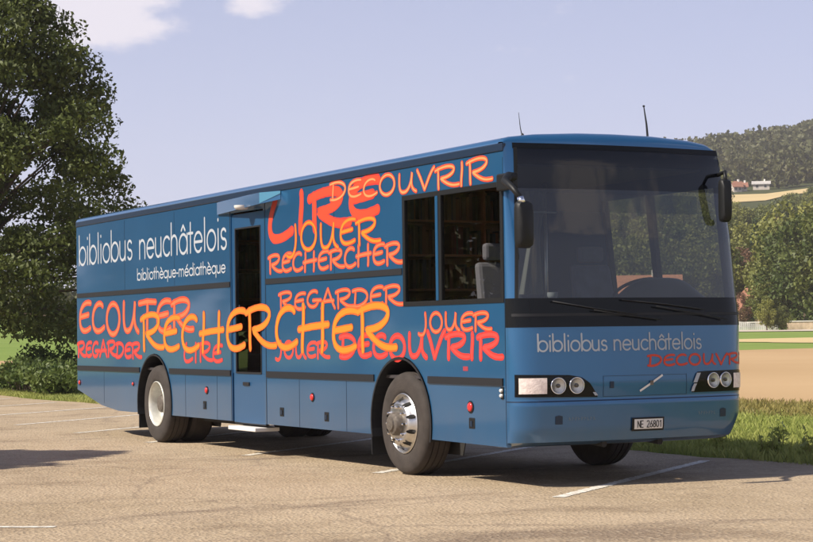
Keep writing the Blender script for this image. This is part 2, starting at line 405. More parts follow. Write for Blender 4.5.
# ragged far edge at y ~ 4
q = np.random.default_rng(5); xs = np.arange(-46, 60, .25)
edge = 3.95+np.convolve(q.normal(0, .12, len(xs)+6), np.ones(7)/4, 'valid')[:len(xs)] + .12*np.sin(xs*.5)
vs = [(x, e, .0) for x, e in zip(xs, edge)] + [(x, -45, .0) for x in xs]
n = len(xs)
npmesh('car_park', vs, [(i+n, i+1+n, i+1, i) for i in range(n-1)], M['asphalt'], kind='structure')
def line_mat():
    m = mat('worn_white_line', (.70, .67, .60), .85, col2=(.34, .28, .20), vscale=16, bump=.3, bscale=60)
    for n in m.node_tree.nodes:
        if n.type == 'MAP_RANGE': n.inputs['From Min'].default_value = .46; n.inputs['From Max'].default_value = .64
        if n.type == 'TEX_NOISE' and n.inputs['Scale'].default_value == 16: n.inputs['Roughness'].default_value = .75; n.inputs['Detail'].default_value = 9
    return m
M['line'] = line_mat()
def line(p0, p1, w, seed):
    q = random.Random(seed); p0 = Vector(p0); p1 = Vector(p1); d = (p1-p0).normalized(); nrm = Vector((-d.y, d.x)); L = (p1-p0).length
    n = max(4, int(L/.03)); b = MB(); vs = []
    for i in range(n+1):
        c = p0+d*(L*i/n); a = w/2*(1-.38*q.random()**2); bb = w/2*(1-.38*q.random()**2)
        vs += [(c.x+nrm.x*a, c.y+nrm.y*a, .004), (c.x-nrm.x*bb, c.y-nrm.y*bb, .004)]
    b.add(vs, [(2*i, 2*i+1, 2*i+3, 2*i+2) for i in range(n)])
    return b.build('parking_line', M['line'], kind='structure')
for i, x in enumerate((.74, -2.6, -5.95, -9.2, -12.2, -15.3, -18.6, -22., -25.4)):
    line((x, -.09), (x-2.78, 3.45), .13, i)
line((-1.2, -7.0), (.68, -4.33), .10, 40)
line((4.35, -1.15), (6.3, 1.4), .10, 41)
line((-14.5, -3.2), (-11.6, -2.75), .09, 42) if False else None

# ------------------------------------------------------------------ the bus
XF = [(.33, -.05), (.40, -.01), (.5, .03), (.74, .045), (.76, .035), (.9, .045), (1.4, .03), (2.2, -.03), (2.9, -.11), (3.03, -.135)]
YM = [(.33, 2.30), (.40, 2.38), (.6, 2.47), (1.4, 2.49), (2.2, 2.43), (2.9, 2.33), (3.03, 2.30)]
SEAM = -.22; LB = -12.40
def ymax(z): return lerp(YM, z)
def fp(y, z):
    xf = lerp(XF, z); ym = ymax(z); h = ym/2; s = min(1, abs(y-h)/h); b = .10; c = xf-b-SEAM
    s0 = .80 if z < 1.4 else .80-.10*(z-1.4)/1.6
    t = max(0, (s-s0)/(1-s0))
    return xf-b*s*s-c*(1-max(0, 1-t**2.2)**(1/2.2))
def ywarp(u):   # dense near both corners
    return .5-.5*math.cos(math.pi*u)
def front(u, z, off=0.):
    y = ymax(z)*ywarp(u); e = 1e-3
    x = fp(y, z)
    if off:
        y1 = ymax(z)*ywarp(max(0, u-.004)); y2 = ymax(z)*ywarp(min(1, u+.004))
        tx, ty = fp(y2, z)-fp(y1, z), y2-y1; l = math.hypot(tx, ty) or 1
        x += off*ty/l; y -= off*tx/l
    return (x, y, z)
def on_front(y, z, off):
    e = .006; x = fp(y, z); tx, ty = fp(min(y+e, ymax(z)), z)-fp(max(y-e, 0), z), min(y+e, ymax(z))-max(y-e, 0); l = math.hypot(tx, ty)
    return (x+off*ty/l, y-off*tx/l, z)

bus = empty('library_bus', (0, 0, 0))
tag(bus, 'long blue library bus covered in orange and red handwritten words', 'bus')

# near side: one polygon with arches cut, holes for the window and door
def arch(xc, R=.64, zc=.50, z0=.37, n=22, rev=False):
    a0 = math.asin(max(-1, (z0-zc)/R)); pts = []
    for i in range(n+1):
        a = math.pi-a0 + (a0-(math.pi-a0))*i/n; pts.append((xc+R*math.cos(a), zc+R*math.sin(a)))
    return pts
FW, RW = -2.24, -9.17
outer = [(LB, .62), (-11.3, .42), (-10.6, .365), (-9.95, .365)] + arch(RW, .645, .50, .37) + arch(FW, .645, .50, .37) + [(SEAM, .36), (SEAM, 2.955), (LB, 2.955)]
# drop duplicate join points
clean = []
for p in outer:
    if not clean or (abs(p[0]-clean[-1][0])+abs(p[1]-clean[-1][1])) > 1e-4: clean.append(p)
outer = clean
WIN = (-2.15, -.235, 1.625, 2.69); DOOR = (-6.52, -5.56, .345, 2.79)
# the door opening is cut from below: make it part of the outer outline
i = max(k for k, p in enumerate(outer) if p[0] < DOOR[0]-1 and p[1] < .5)
outer = outer[:i+1] + [(DOOR[0], .37), (DOOR[0], DOOR[3]), (DOOR[1], DOOR[3]), (DOOR[1], .37)] + outer[i+1:]
hole = [(WIN[0], WIN[2]), (WIN[0], WIN[3]), (WIN[1], WIN[3]), (WIN[1], WIN[2])]
def plate(outline, holes, y, depth, name, m, parent, flip=False):
    loops = [outline]+holes; flat = [p for l in loops for p in l]
    tris = tessellate_polygon([[Vector((p[0], p[1], 0)) for p in l] for l in loops])
    b = MB(); fs = [tuple(t) for t in tris]
    b.add([(p[0], y, p[1]) for p in flat], fs)
    o = len(b.v); b.v += [(p[0], y+depth, p[1]) for p in flat]
    k = 0
    for l in loops:
        n = len(l)
        for j in range(n):
            a, c = k+j, k+(j+1) % n
            b.f.append((a, c, c+o, a+o))
        k += n
    b.f += [tuple(x+o for x in t)[::-1] for t in tris]
    return b.build(name, m, parent)
side = plate(outer, [hole], 0, .04, 'side_panel', M['paint'], bus)
# far side: leaning slightly inwards towards the top
b = MB(); lv = [.37, 1.4, 1.62, 2.2, 2.69, 2.95]; cols = [LB, -8.2, -5.2, -2.2, SEAM]
wins = {(3, 2), (3, 3)}
def ys(z): return ymax(z)
for ci in range(len(cols)-1):
    for li in range(len(lv)-1):
        if ci == 3 and li in (2, 3): continue
        x0, x1, z0, z1 = cols[ci], cols[ci+1], lv[li], lv[li+1]
        for (d) in (0, -.03):
            b.add([(x0, ys(z0)+d, z0), (x1, ys(z0)+d, z0), (x1, ys(z1)+d, z1), (x0, ys(z1)+d, z1)], [(0, 1, 2, 3)])
b.build('side_panel', M['paint'], bus)
b = MB()
for (x0, x1) in ((-2.2, -2.14), (-1.42, -1.33), (-.30, SEAM)):
    b.add([(x0, ys(1.62)-.045, 1.62), (x1, ys(1.62)-.045, 1.62), (x1, ys(1.62)+.006, 1.62), (x0, ys(1.62)+.006, 1.62),
           (x0, ys(2.69)-.045, 2.69), (x1, ys(2.69)-.045, 2.69), (x1, ys(2.69)+.006, 2.69), (x0, ys(2.69)+.006, 2.69)],
          [(0,3,2,1),(4,5,6,7),(0,1,5,4),(1,2,6,5),(2,3,7,6),(3,0,4,7)])
fw = b.build('window_frame', M['blacktrim'], bus)
MB().add
b = MB(); b.add([(-2.2, ys(1.62)-.01, 1.62), (SEAM, ys(1.62)-.01, 1.62), (SEAM, ys(2.69)-.01, 2.69), (-2.2, ys(2.69)-.01, 2.69)], [(0, 1, 2, 3)])
b.build('window_pane', M['tint'], fw)
# rear wall
b = MB(); zz = [.62, 1.4, 2.2, 2.95]
b.grid(lambda u, v: (LB-.10*math.sin(math.pi*u), .02+(ymax(lerp([(0, .62), (1, 2.95)], v))-.04)*u, .62+2.33*v), 12, 6).build('rear_panel', M['paint'], bus, smooth=True)
# roof: rail, cove, crown
b = MB(); b.box(LB, SEAM-.0, -.012, .03, 2.957, 3.025).build('gutter_rail', M['rail'], bus, bevel=.006)
roofsec = [(-.004, 3.027), (.004, 3.05), (.03, 3.072), (.10, 3.09), (.35, 3.12), (.8, 3.145), (1.17, 3.15), (1.6, 3.145), (2.0, 3.12), (2.2, 3.09), (2.28, 3.03), (2.30, 2.95)]
b = MB(); nr_ = 24; n = len(roofsec)
for i in range(nr_+1):
    x = LB+(-.30-LB)*i/nr_
    b.v += [(x, p[0], p[1]) for p in roofsec]
b.f = [(i*n+j, (i+1)*n+j, (i+1)*n+j+1, i*n+j+1) for i in range(nr_) for j in range(n-1)]
b.build('roof', M['paint'], bus, smooth=True)
# front cap above the windscreen: blends the front curve (z 2.93) into the roof section at X=-.30
NU = 48
def cap(u, v):
    t = v; zf = 3.03
    x0, y0, z0 = front(u, zf)
    # roof point for the same y fraction
    yy = 2.30*ywarp(u); zr = np.interp(yy, [p[0] for p in roofsec], [p[1] for p in roofsec])
    x1 = min(-.30, x0-.001); a = t*math.pi/2
    x = x0 + (x1-x0)*(1-math.cos(a)); y = y0+(yy-y0)*t; z = z0+(zr-z0)*math.sin(a)**.8
    return (x, y, z)
MB().grid(cap, NU, 10).build('roof_cap', M['paint'], bus, smooth=True)
# front panel below the windscreen, with the bumper fold modelled in its profile
MB().grid(lambda u, v: front(u, .40+(1.405-.40)*v), NU, 36).build('front_panel', M['paint'], bus, smooth=True)
MB().grid(lambda u, v: tuple(np.array(front(u, .40))+np.array([-.20*v, 0, -.045*math.sin(v*1.5)])), NU, 6).build('bumper_lip', M['paint'], bus, smooth=True)
# bumper seam shadow gap
def fstrip(name, z0, z1, m, off, u0=0., u1=1., parent=None, nv=2):
    return MB().grid(lambda u, v: front(u0+(u1-u0)*u, z0+(z1-z0)*v, off), NU, nv).build(name, m, parent or bus, smooth=True)
fstrip('bumper_seam', .752, .762, M['rail'], .002)
# windscreen: pane with black surround strips
U0, U1 = .10, .965
u0z = lambda z: .094+(z-1.66)/1.35*.045
MB().grid(lambda u, v: front(u0z(1.66+.965*v)+(U1-u0z(1.66+.965*v))*u, 1.66+(2.625-1.66)*v), NU, 20).build('windscreen', M['wind'], bus, smooth=True)
MB().grid(lambda u, v: front(u0z(2.625+.355*v)+(U1-u0z(2.625+.355*v))*u, 2.625+(2.98-2.625)*v), NU, 8).build('tinted_band', M['band'], bus, smooth=True)
MB().grid(lambda u, v: front(.125+(1-.125)*u, 2.98+.05*v, .003), NU, 2).build('windscreen_surround', M['blackgloss'], bus, smooth=True)
fstrip('windscreen_surround', 1.405, 1.66, M['blackgloss'], .003, nv=5)
MB().grid(lambda u, v: front((u0z(1.66+1.37*v)-.004)*u, 1.66+1.37*v), 10, 12).build('corner_pillar', M['paint'], bus, smooth=True)
MB().grid(lambda u, v: front(u0z(1.66+1.33*v)-.008+.022*u, 1.66+1.33*v, .004), 6, 12).build('windscreen_seal', M['blacktrim'], bus, smooth=True)
MB().grid(lambda u, v: front(.965+.02*u, 1.66+1.33*v, .004), 4, 12).build('windscreen_seal', M['blacktrim'], bus, smooth=True)
MB().grid(lambda u, v: front(.985+.015*u, 1.66+1.37*v), 4, 12).build('corner_pillar', M['paint'], bus, smooth=True)
fstrip('windscreen_sill', 1.50, 1.525, M['rubber'], .008, .06, .97)
# stripes on the side
def sidebox(name, x0, x1, z0, z1, m, y0=-.008, y1=.01, bevel=0, parent=None):
    return MB().box(x0, x1, y0, y1, z0, z1).build(name, m, parent or bus, bevel=bevel)
for x0, x1 in ((LB+.03, -9.72), (-8.60, -6.56), (-5.50, -2.80), (-1.66, -.27)): sidebox('rubbing_strip', x0, x1, .895, .962, M['rubber'], -.014)
for x0, x1 in ((LB+.03, -6.56), (-5.50, -2.17)): sidebox('rubbing_strip', x0, x1, 1.935, 1.995, M['rubber'], -.010)
# thin panel gaps
b = MB()
for x in (-6.545, -5.515): b.box(x-.008, x+.008, -.003, .004, .37, 2.94)
for x, z0, z1 in ((-8.05, .37, .89), (-7.0, .37, .89), (-4.62, .37, .89), (-3.45, .37, .89), (-11.2, .45, .89), (-.23, .37, 2.9), (-10.3, 2.0, 2.93), (-8.4, 2.0, 2.93), (-3.7, 2.0, 2.93)): b.box(x-.004, x+.004, -.0015, .004, z0, z1)
b.build('panel_seam', M['rail'], bus)
# wheel arch linings
def arch_lining(xc):
    b = MB(); pts = arch(xc, .64, .50, .34, 26); n = len(pts)
    b.v = [(p[0], -.012, p[1]) for p in pts]+[(xc+(p[0]-xc)*.965, -.012, .5+(p[1]-.5)*.965) for p in pts]+[(xc+(p[0]-xc)*.965, 2.26, .5+(p[1]-.5)*.965) for p in pts]
    b.f = [(i, i+1, n+i+1, n+i) for i in range(n-1)]+[(n+i, n+i+1, 2*n+i+1, 2*n+i) for i in range(n-1)]
    return b.build('arch_lining', M['rubber'], bus, smooth=False)
arch_lining(FW); arch_lining(RW)
for xc, yw in ((FW, .37), (RW, .68)):  # added walls inside the arches, stop sun leaking onto the ground below
    pts = arch(xc, .63, .50, .20, 24); n = len(pts)
    MB_ = MB(); MB_.add([(p[0], yw, p[1]) for p in pts]+[(p[0], yw+.01, p[1]) for p in pts], [tuple(range(n)), tuple(range(2*n-1, n-1, -1))]+[(i, (i+1) % n, n+(i+1) % n, n+i) for i in range(n)])
    MB_.build('arch_light_block', M['under'], bus)

# door
dr = MB().box(DOOR[0]+.02, DOOR[1]-.02, .012, .05, .36, .93).build('door', M['paint_door'], bus, bevel=.004)
b = MB()
for (x0, x1, z0, z1) in ((DOOR[0]+.005, DOOR[0]+.11, .93, 2.77), (DOOR[1]-.11, DOOR[1]-.005, .93, 2.77), (DOOR[0]+.11, DOOR[1]-.11, 2.60, 2.77)):
    b.box(x0, x1, .010, .05, z0, z1)
b.build('door_frame', M['paint_door'], dr)
MB().grid(lambda u, v: (DOOR[0]+.11+(DOOR[1]-DOOR[0]-.22)*u, .018, .93+1.67*v), 1, 1).build('door_glass', M['doorglass'], dr)
b = MB(); b.box(DOOR[0]+.10, DOOR[0]+.12, .004, .02, .93, 2.61); b.box(DOOR[1]-.12, DOOR[1]-.10, .004, .02, .93, 2.61); b.box(DOOR[0]+.12, DOOR[1]-.12, .004, .02, 2.595, 2.612); b.box(DOOR[0]+.12, DOOR[1]-.12, .004, .02, .925, .945)
b.build('glass_seal', M['rubber'], dr)
MB().box(DOOR[0]+.02, DOOR[1]-.02, .02, .06, .345, .36).build('door_sill', M['rubber'], dr)
MB().box(-6.20, -6.02, -.005, .012, .79, .83).build('door_handle', M['rubber'], dr, bevel=.004)
MB().box(-6.42, -5.62, -.10, .20, .282, .325).build('door_step', M['plate'], bus, bevel=.006)
# canopy box over the door
b = MB()
b.v = [(-6.9, -.004, 2.955), (-5.06, -.004, 2.955), (-5.26, -.17, 2.945), (-6.9, -.02, 2.945), (-6.9, -.004, 2.80), (-5.06, -.004, 2.86), (-5.26, -.17, 2.82), (-6.9, -.02, 2.80)]
b.f = [(0, 3, 2, 1), (4, 5, 6, 7), (3, 7, 6, 2), (1, 2, 6, 5), (0, 4, 7, 3)]
M['awn'] = mat('canopy_sunlit_blue', (.07, .24, .38), .4, 0, .5)  # paler copy of the bus blue, sunlight on the end face painted in
cn = b.build('door_canopy', M['paint'], bus)
b = MB(); b.add([(-5.054, -.008, 2.953), (-5.258, -.173, 2.944), (-5.258, -.173, 2.825), (-5.054, -.008, 2.925)], [(0, 1, 2, 3)])
b.build('canopy_end', M['awn'], cn)
b = MB(); b.lathe([(.001, -.02), (.07, -.015), (.085, .01), (.085, .03)], (-5.9, -.12, 2.815), 'z', 20)
b.v = [(x, y, 2.815-(z-2.815)*-1) for x, y, z in b.v]
b.build('door_lamp', M['plate'], bus, smooth=True)

# side window
b = MB(); x0, x1, z0, z1 = WIN
for r_ in ((x0, x1, z1-.045, z1), (x0, x1, z0, z0+.045), (x0, x0+.05, z0+.045, z1-.045), (x1-.05, x1, z0+.045, z1-.045)): b.box(r_[0], r_[1], -.006, .03, r_[2], r_[3])
wf = b.build('window_frame', M['blacktrim'], bus)
MB().box(-1.475, -1.425, -.010, .03, z0+.045, z1-.045).build('window_bar', M['paint'], wf)
MB().box(-1.425, -1.37, -.006, .03, z0+.045, z1-.045).build('window_bar', M['blacktrim'], wf)
MB().grid(lambda u, v: (x0+.05+(-1.475-x0-.05)*u, .010, z0+.045+(z1-z0-.09)*v), 1, 1).build('window_pane', M['tint'], wf)
MB().grid(lambda u, v: (-1.37+(x1-.05+1.37)*u, .010, z0+.045+(z1-z0-.09)*v), 1, 1).build('window_pane', M['tint'], wf)

# side lamps and catches
def disc(name, c, r, m, axis='y', depth=.02, parent=None, n=20):
    s = -1 if axis == 'y' else 1
    return MB().lathe([(r, 0), (r, s*depth*.6), (r*.8, s*depth), (.001, s*depth*1.1)], c, axis, n).build(name, m, parent or bus, smooth=True)
for x, z, r_ in ((-7.33, .71, .036), (-4.28, .70, .036), (-.86, .695, .042), (-12.28, .72, .03), (-9.98, .74, .022)):
    o = disc('side_marker', (x, 0, z), r_, M['red'])
    MB().lathe([(r_*1.35, 0), (r_*1.35, -.006), (r_, -.008)], (x, 0, z), 'y', 20).build('marker_ring', M['blacktrim'], o)
for x, z in ((-7.4, .53), (-5.09, .52), (-3.93, .505), (-.84, .55), (-2.97+.0, .0)):
    if z: 
        o = sidebox('hatch_catch', x-.055, x+.055, z-.05, z+.05, M['blacktrim'], -.006, .01, .008)
        MB().box(x-.018, x+.018, -.012, -.006, z-.03, z+.02).build('catch_lever', M['rail'], o)
mp = sidebox('marker_plate', -.31, -.265, .78, .885, M['blacktrim'], -.008)
for z in (.81, .855): disc('marker_lamp', (-.288, -.008, z), .016, M['plate'], parent=mp)
sidebox('sticker', -.99, -.90, 1.02, 1.06, M['g_halo'], -.002)

# headlights
def housing(name, poly, off, m, parent=None, zsub=6):
    """flat outline (y,z) wrapped on the front: columns between lower and upper curve"""
    lo = [p for p in poly[0]]; hi = [p for p in poly[1]]
    y0, y1 = lo[0][0], lo[-1][0]
    def fn(u, v):
        y = y0+(y1-y0)*u; zl = lerp(lo, y); zh = lerp(hi, y); return on_front(y, zl+(zh-zl)*v, off)
    return MB().grid(fn, 30, zsub).build(name, m, parent or bus, smooth=True)
hl = housing('headlight_cluster', ([(.03, .80), (.78, .785)], [(.03, .995), (.50, .985), (.62, .965), (.70, .915), (.74, .86), (.78, .795)]), .004, M['blackgloss'])
hr = housing('headlight_cluster', ([(1.80, .80), (2.47, .80)], [(1.80, .81), (1.86, .985), (1.95, .99), (2.40, .995), (2.47, .98)]), .004, M['blackgloss'])
def wrap_rect(name, y0, y1, z0, z1, off, m, parent, depth=.0):
    return MB().grid(lambda u, v: on_front(y0+(y1-y0)*u, z0+(z1-z0)*v, off), 14, 4).build(name, m, parent, smooth=True)
wrap_rect('indicator_lamp', .055, .285, .825, .963, .010, M['indicator'], hl)
wrap_rect('indicator_lamp', 2.30, 2.455, .83, .965, .010, M['indicator'], hr)
def round_lamp(y, z, parent, r=.068):
    p = Vector(on_front(y, z, .006)); e = .03
    a = Vector(on_front(y-e, z, .006)); c = Vector(on_front(y+e, z, .006)); t = (c-a).normalized(); nrm = Vector((t.y, -t.x, 0)); up = Vector((0, 0, 1))
    def ring(prof, name, m, par):
        b = MB(); n = 28
        for (r_, h) in prof:
            for i in range(n):
                q_ = 2*math.pi*i/n; b.v.append(tuple(p+t*r_*math.cos(q_)+up*r_*math.sin(q_)+nrm*h))
        for j in range(len(prof)-1):
            for i in range(n): b.f.append((j*n+i, j*n+(i+1) % n, (j+1)*n+(i+1) % n, (j+1)*n+i))
        return b.build(name, m, par, smooth=True)
    o = ring([(r*1.08, -.002), (r*1.08, .012), (r, .014), (r*.94, .004)], 'headlight', M['chrome'], parent)
    ring([(r*.94, .004), (r*.75, .0015), (r*.45, -.001), (r*.26, -.002)], 'reflector', M['steel'], o)
    ring([(r*.27, .0), (r*.26, .010), (r*.12, .014), (.0005, .015)], 'bulb_cap', M['dirtysteel'], o)
    ring([(r*.98, .0135), (r*.6, .020), (.0005, .023)], 'lens', M['lens'], o)
round_lamp(.39, .893, hl); round_lamp(.568, .893, hl); round_lamp(2.045, .905, hr, .066); round_lamp(2.195, .908, hr, .064)
def slash(pts, w, off, m, name, parent):
    b = MB(); vs = []
    for (y, z) in pts: vs += [on_front(y-w/2, z, off), on_front(y+w/2, z, off)]
    b.add(vs, [(2*i, 2*i+1, 2*i+3, 2*i+2) for i in range(len(pts)-1)]); return b.build(name, m, parent)
slash([(1.80, .81), (1.815, .85), (1.835, .88)], .035, .012, M['white'], 'trim_slash', hr)
slash([(1.83, .89), (1.85, .93), (1.875, .975)], .045, .012, M['white'], 'trim_slash', hr)
slash([(.742, .83), (.755, .815), (.765, .80)], .03, .012, M['white'], 'trim_slash', hl)
# grille flap, emblem, plate, fog lamps, tow covers
b = MB()
for (y0, y1, z0, z1) in ((.84, 1.74, .966, .9695), (.84, 1.74, .786, .7895), (.838, .8415, .79, .97), (1.736, 1.7395, .79, .97)):
    b.grid(lambda u, v: on_front(y0+(y1-y0)*u, z0+(z1-z0)*v, .003), 14, 2)
b.build('service_flap', M['rail'], bus)
lk = housing('flap_lock', ([(.905, .86), (.945, .86)], [(.905, .92), (.945, .92)]), .006, M['rail'])
b = MB(); vs = []
p0, p1 = (1.215, .828), (1.462, .965)
for i in range(9):
    f = i/8; y = p0[0]+(p1[0]-p0[0])*f; z = p0[1]+(p1[1]-p0[1])*f
    vs += [on_front(y-.005, z+.008, .010), on_front(y+.005, z-.008, .010)]
b.add(vs, [(2*i, 2*i+1, 2*i+3, 2*i+2) for i in range(8)])
em = b.build('diagonal_emblem', M['plate'], bus)
b = MB(); b.add([on_front(1.322, .918, .014), on_front(1.358, .918, .014), on_front(1.358, .878, .014), on_front(1.322, .878, .014)], [(0, 1, 2, 3)]); b.build('emblem_badge', M['dirtysteel'], em)
np0 = housing('number_plate', ([(1.150, .490), (1.455, .490)], [(1.150, .578), (1.455, .578)]), .018, M['plate'])
pf = housing('plate_holder', ([(1.128, .472), (1.475, .472)], [(1.128, .592), (1.475, .592)]), .012, M['blacktrim'], np0)
for y, z in ((.40, .59), (2.17, .605)):
    o = housing('bumper_cap', ([(y-.035, z-.035), (y+.035, z-.035)], [(y-.035, z+.035), (y, z+.045), (y+.035, z+.035)]), .004, M['rail'])

# wipers
def front_tube(pts, r, name, m, off, parent=None):
    return MB().tube([on_front(y, z, off) for y, z in pts], r, 6).build(name, m, parent or bus, smooth=True)
w = front_tube([(1.45, 1.46), (1.1, 1.50), (.75, 1.55)], .006, 'wiper', M['blacktrim'], .045)
front_tube([(1.20, 1.51), (.8, 1.56), (.36, 1.63)], .006, 'wiper_blade', M['rubber'], .03, w)
w = front_tube([(2.2, 1.46), (1.8, 1.52), (1.4, 1.58)], .006, 'wiper', M['blacktrim'], .045)
front_tube([(1.95, 1.55), (1.5, 1.60), (1.05, 1.64)], .006, 'wiper_blade', M['rubber'], .03, w)
# mirrors
mi = MB().tube([(-.02, -.012, 2.71), (.02, -.09, 2.71), (.14, -.20, 2.66), (.30, -.21, 2.58), (.38, -.19, 2.50)], [.036, .04, .034, .028, .024], 10).build('mirror_arm', M['blacktrim'], bus, smooth=True)
MB().box(-.26, -.02, -.055, -.002, 2.60, 2.75).build('arm_base', M['blacktrim'], mi, bevel=.015)
MB().tube([(.38, -.19, 2.50), (.40, -.185, 2.45)], [.032, .028], 10).build('arm_joint', M['chrome'], mi, smooth=True)
def mirror_head(c, w_, h, d, rz, parent):
    b = MB()
    prof = [(-.5, .0, .82), (-.42, .0, .97), (-.1, 0, 1.0), (.3, 0, .92), (.5, 0, .70)]
    n = 20; cr, sr = math.cos(rz), math.sin(rz)
    for (t, _, s) in prof:
        for i in range(n):
            a = 2*math.pi*i/n; ca, sa = math.cos(a), math.sin(a)
            e = .32; yy = math.copysign(abs(ca)**e, ca)*w_/2*s; zz_ = math.copysign(abs(sa)**e, sa)*h/2*s; xx = t*d
            b.v.append((c[0]+xx*cr-yy*sr, c[1]+xx*sr+yy*cr, c[2]+zz_))
    for j in range(len(prof)-1):
        for i in range(n): b.f.append((j*n+i, j*n+(i+1) % n, (j+1)*n+(i+1) % n, (j+1)*n+i))
    b.f.append(tuple(range(n))[::-1]); b.f.append(tuple((len(prof)-1)*n+i for i in range(n)))
    o = b.build('mirror_housing', M['blacktrim'], parent, smooth=True, autosmooth=40)
    g_ = MB(); g_.add([(c[0]-d*.51*cr-yy*sr, c[1]-d*.51*sr+yy*cr, c[2]+zz_) for yy, zz_ in ((-w_*.38, -h*.38), (w_*.38, -h*.38), (w_*.38, h*.38), (-w_*.38, h*.38))], [(0, 1, 2, 3)])
    g_.build('mirror_glass', M['chrome'], o)
mirror_head((.40, -.165, 2.27), .17, .40, .09, .15, bus)
mi2 = MB().tube([(-.2, 2.30, 2.80), (-.08, 2.29, 2.82), (-.02, 2.25, 2.74)], .018, 8).build('mirror_arm', M['blacktrim'], bus, smooth=True)
mirror_head((-.02, 2.245, 2.55), .11, .40, .09, -.1, bus)
# antennas
a1 = MB().tube([(-.5, .37, 3.11), (-.52, .36, 3.20), (-.53, .35, 3.34)], [.006, .004, .002], 6).build('antenna', M['blacktrim'], bus)
MB().lathe([(.02, 0), (.016, .03), (.006, .05)], (-.5, .37, 3.10), 'z', 12).build('antenna_base', M['blacktrim'], a1)
a1 = MB().tube([(-.6, 1.80, 3.12), (-.615, 1.795, 3.30), (-.64, 1.785, 3.47)], [.012, .009, .005], 6).build('antenna', M['blacktrim'], bus)
MB().lathe([(.03, 0), (.024, .03), (.010, .06)], (-.6, 1.80, 3.115), 'z', 12).build('antenna_base', M['blacktrim'], a1)
MB().lathe([(.001, 0), (.012, .006), (.012, .016), (.001, .022)], (-.64, 1.785, 3.46), 'z', 10).build('antenna_tip', M['blacktrim'], a1)

# wheels
def wheel(x, y, kind, sgn=1, inner=False):
    R0 = .497; wdt = .29
    w_ = empty('wheel'); w_.parent = bus
    prof = [(.285, .03), (.30, .005), (.33, -.004), (.42, -.008), (.465, .004), (.487, .028), (R0, .06)]
    prof += [(R0, .075), (R0-.014, .078), (R0-.014, .088), (R0, .091), (R0, .135), (R0-.014, .138), (R0-.014, .148), (R0, .151), (R0, .20), (R0-.014, .203), (R0-.014, .213), (R0, .216)]
    prof += [(R0, wdt-.05), (.487, wdt-.02), (.42, wdt), (.29, wdt-.02)]
    f = lambda pr: [(r, h*sgn) for r, h in pr]
    MB().lathe(f(prof), (x, y, R0), 'y', 64).build('tyre', M['tyre'], w_, smooth=True, autosmooth=50)
    if kind == 'front':
        rim = MB().lathe(f([(.288, .03), (.292, .0), (.284, -.006), (.272, .006), (.262, .030), (.245, .022), (.225, -.030), (.205, -.052), (.19, -.058), (.115, -.058)]), (x, y, R0), 'y', 56).build('rim', M['steel'], w_, smooth=True, autosmooth=60)
        b = MB()
        for i in range(10):
            a = 2*math.pi*(i+.5)/10; cx_, cz_ = x+.236*math.cos(a), R0+.236*math.sin(a)
            b.lathe(f([(.0205, -.012), (.0205, -.0135), (.0005, -.0135)]), (cx_, y-.0 - .0*sgn, cz_), 'y', 14)
        # the vent holes follow the slope of the disc
        b.v = [(vx, vy - sgn*(max(0, .245-math.hypot(vx-x, vz-R0))*2.6-.012), vz) for vx, vy, vz in b.v]
        b.build('vent_hole', M['under'], rim)
        for i in range(10):
            a = 2*math.pi*i/10; cx_, cz_ = x+.165*math.cos(a), R0+.165*math.sin(a)
            MB().lathe(f([(.020, -.055), (.020, -.062), (.014, -.064), (.014, -.094), (.010, -.102), (.0005, -.104)]), (cx_, y, cz_), 'y', 6).build('wheel_nut', M['chrome'], rim)
        MB().lathe(f([(.116, -.056), (.112, -.105), (.10, -.125), (.07, -.135), (.065, -.15), (.03, -.155), (.0005, -.155)]), (x, y, R0), 'y', 32).build('hub_cap', M['dirtysteel'], w_, smooth=True, autosmooth=40)
    else:
        rim = MB().lathe(f([(.288, .03), (.292, .0), (.284, -.006), (.272, .006), (.262, .035), (.255, .10), (.245, .15), (.225, .165), (.12, .17)]), (x, y, R0), 'y', 56).build('rim', M['wheelpaint'], w_, smooth=True, autosmooth=60)
        for i in range(10):
            a = 2*math.pi*i/10
            MB().lathe(f([(.020, .168), (.020, .150), (.012, .135), (.0005, .134)]), (x+.165*math.cos(a), y, R0+.165*math.sin(a)), 'y', 6).build('wheel_nut', M['dirtysteel'], rim)
        MB().lathe(f([(.125, .17), (.115, .07), (.10, .045), (.06, .035), (.0005, .035)]), (x, y, R0), 'y', 32).build('hub_cap', M['dirtysteel'], w_, smooth=True, autosmooth=40)
    return w_
wheel(FW, .025, 'front'); wheel(RW, .025, 'rear'); wheel(FW, 2.43, 'front', -1); wheel(RW, 2.43, 'rear', -1)
# inner twin tyres, chassis, axles, tanks, mudflaps
for yy in (.36, 1.80): MB().lathe([(.28, 0), (.46, 0), (.497, .04), (.497, .25), (.46, .29), (.28, .29)], (RW, yy, .497), 'y', 40).build('inner_tyre', M['tyre'], bus, smooth=True, autosmooth=40)
b = MB(); b.box(-12.2, -9.95, .10, 2.36, .64, .80); b.box(-8.45, -3.0, .08, 2.36, .42, .80); b.box(-1.5, -.35, .12, 2.3, .42, .78); b.box(-9.95, -8.45, .75, 1.70, .5, .95); b.box(-3.0, -1.5, .75, 1.70, .5, .95)
b.box(-8.2, -6.9, .3, .9, .30, .42); b.box(-5.2, -3.6, 1.4, 2.2, .28, .42)
b.build('chassis', M['under'], bus)
b = MB(); b.tube([(FW, .3, .49), (FW, 2.15, .49)], .07, 10); b.tube([(RW, .3, .49), (RW, 2.15, .49)], .09, 10); b.lathe([(.001, -.25), (.2, -.2), (.24, 0), (.2, .2), (.001, .25)], (RW, 1.22, .49), 'y', 16)
b.build('axle', M['under'], bus, smooth=True)
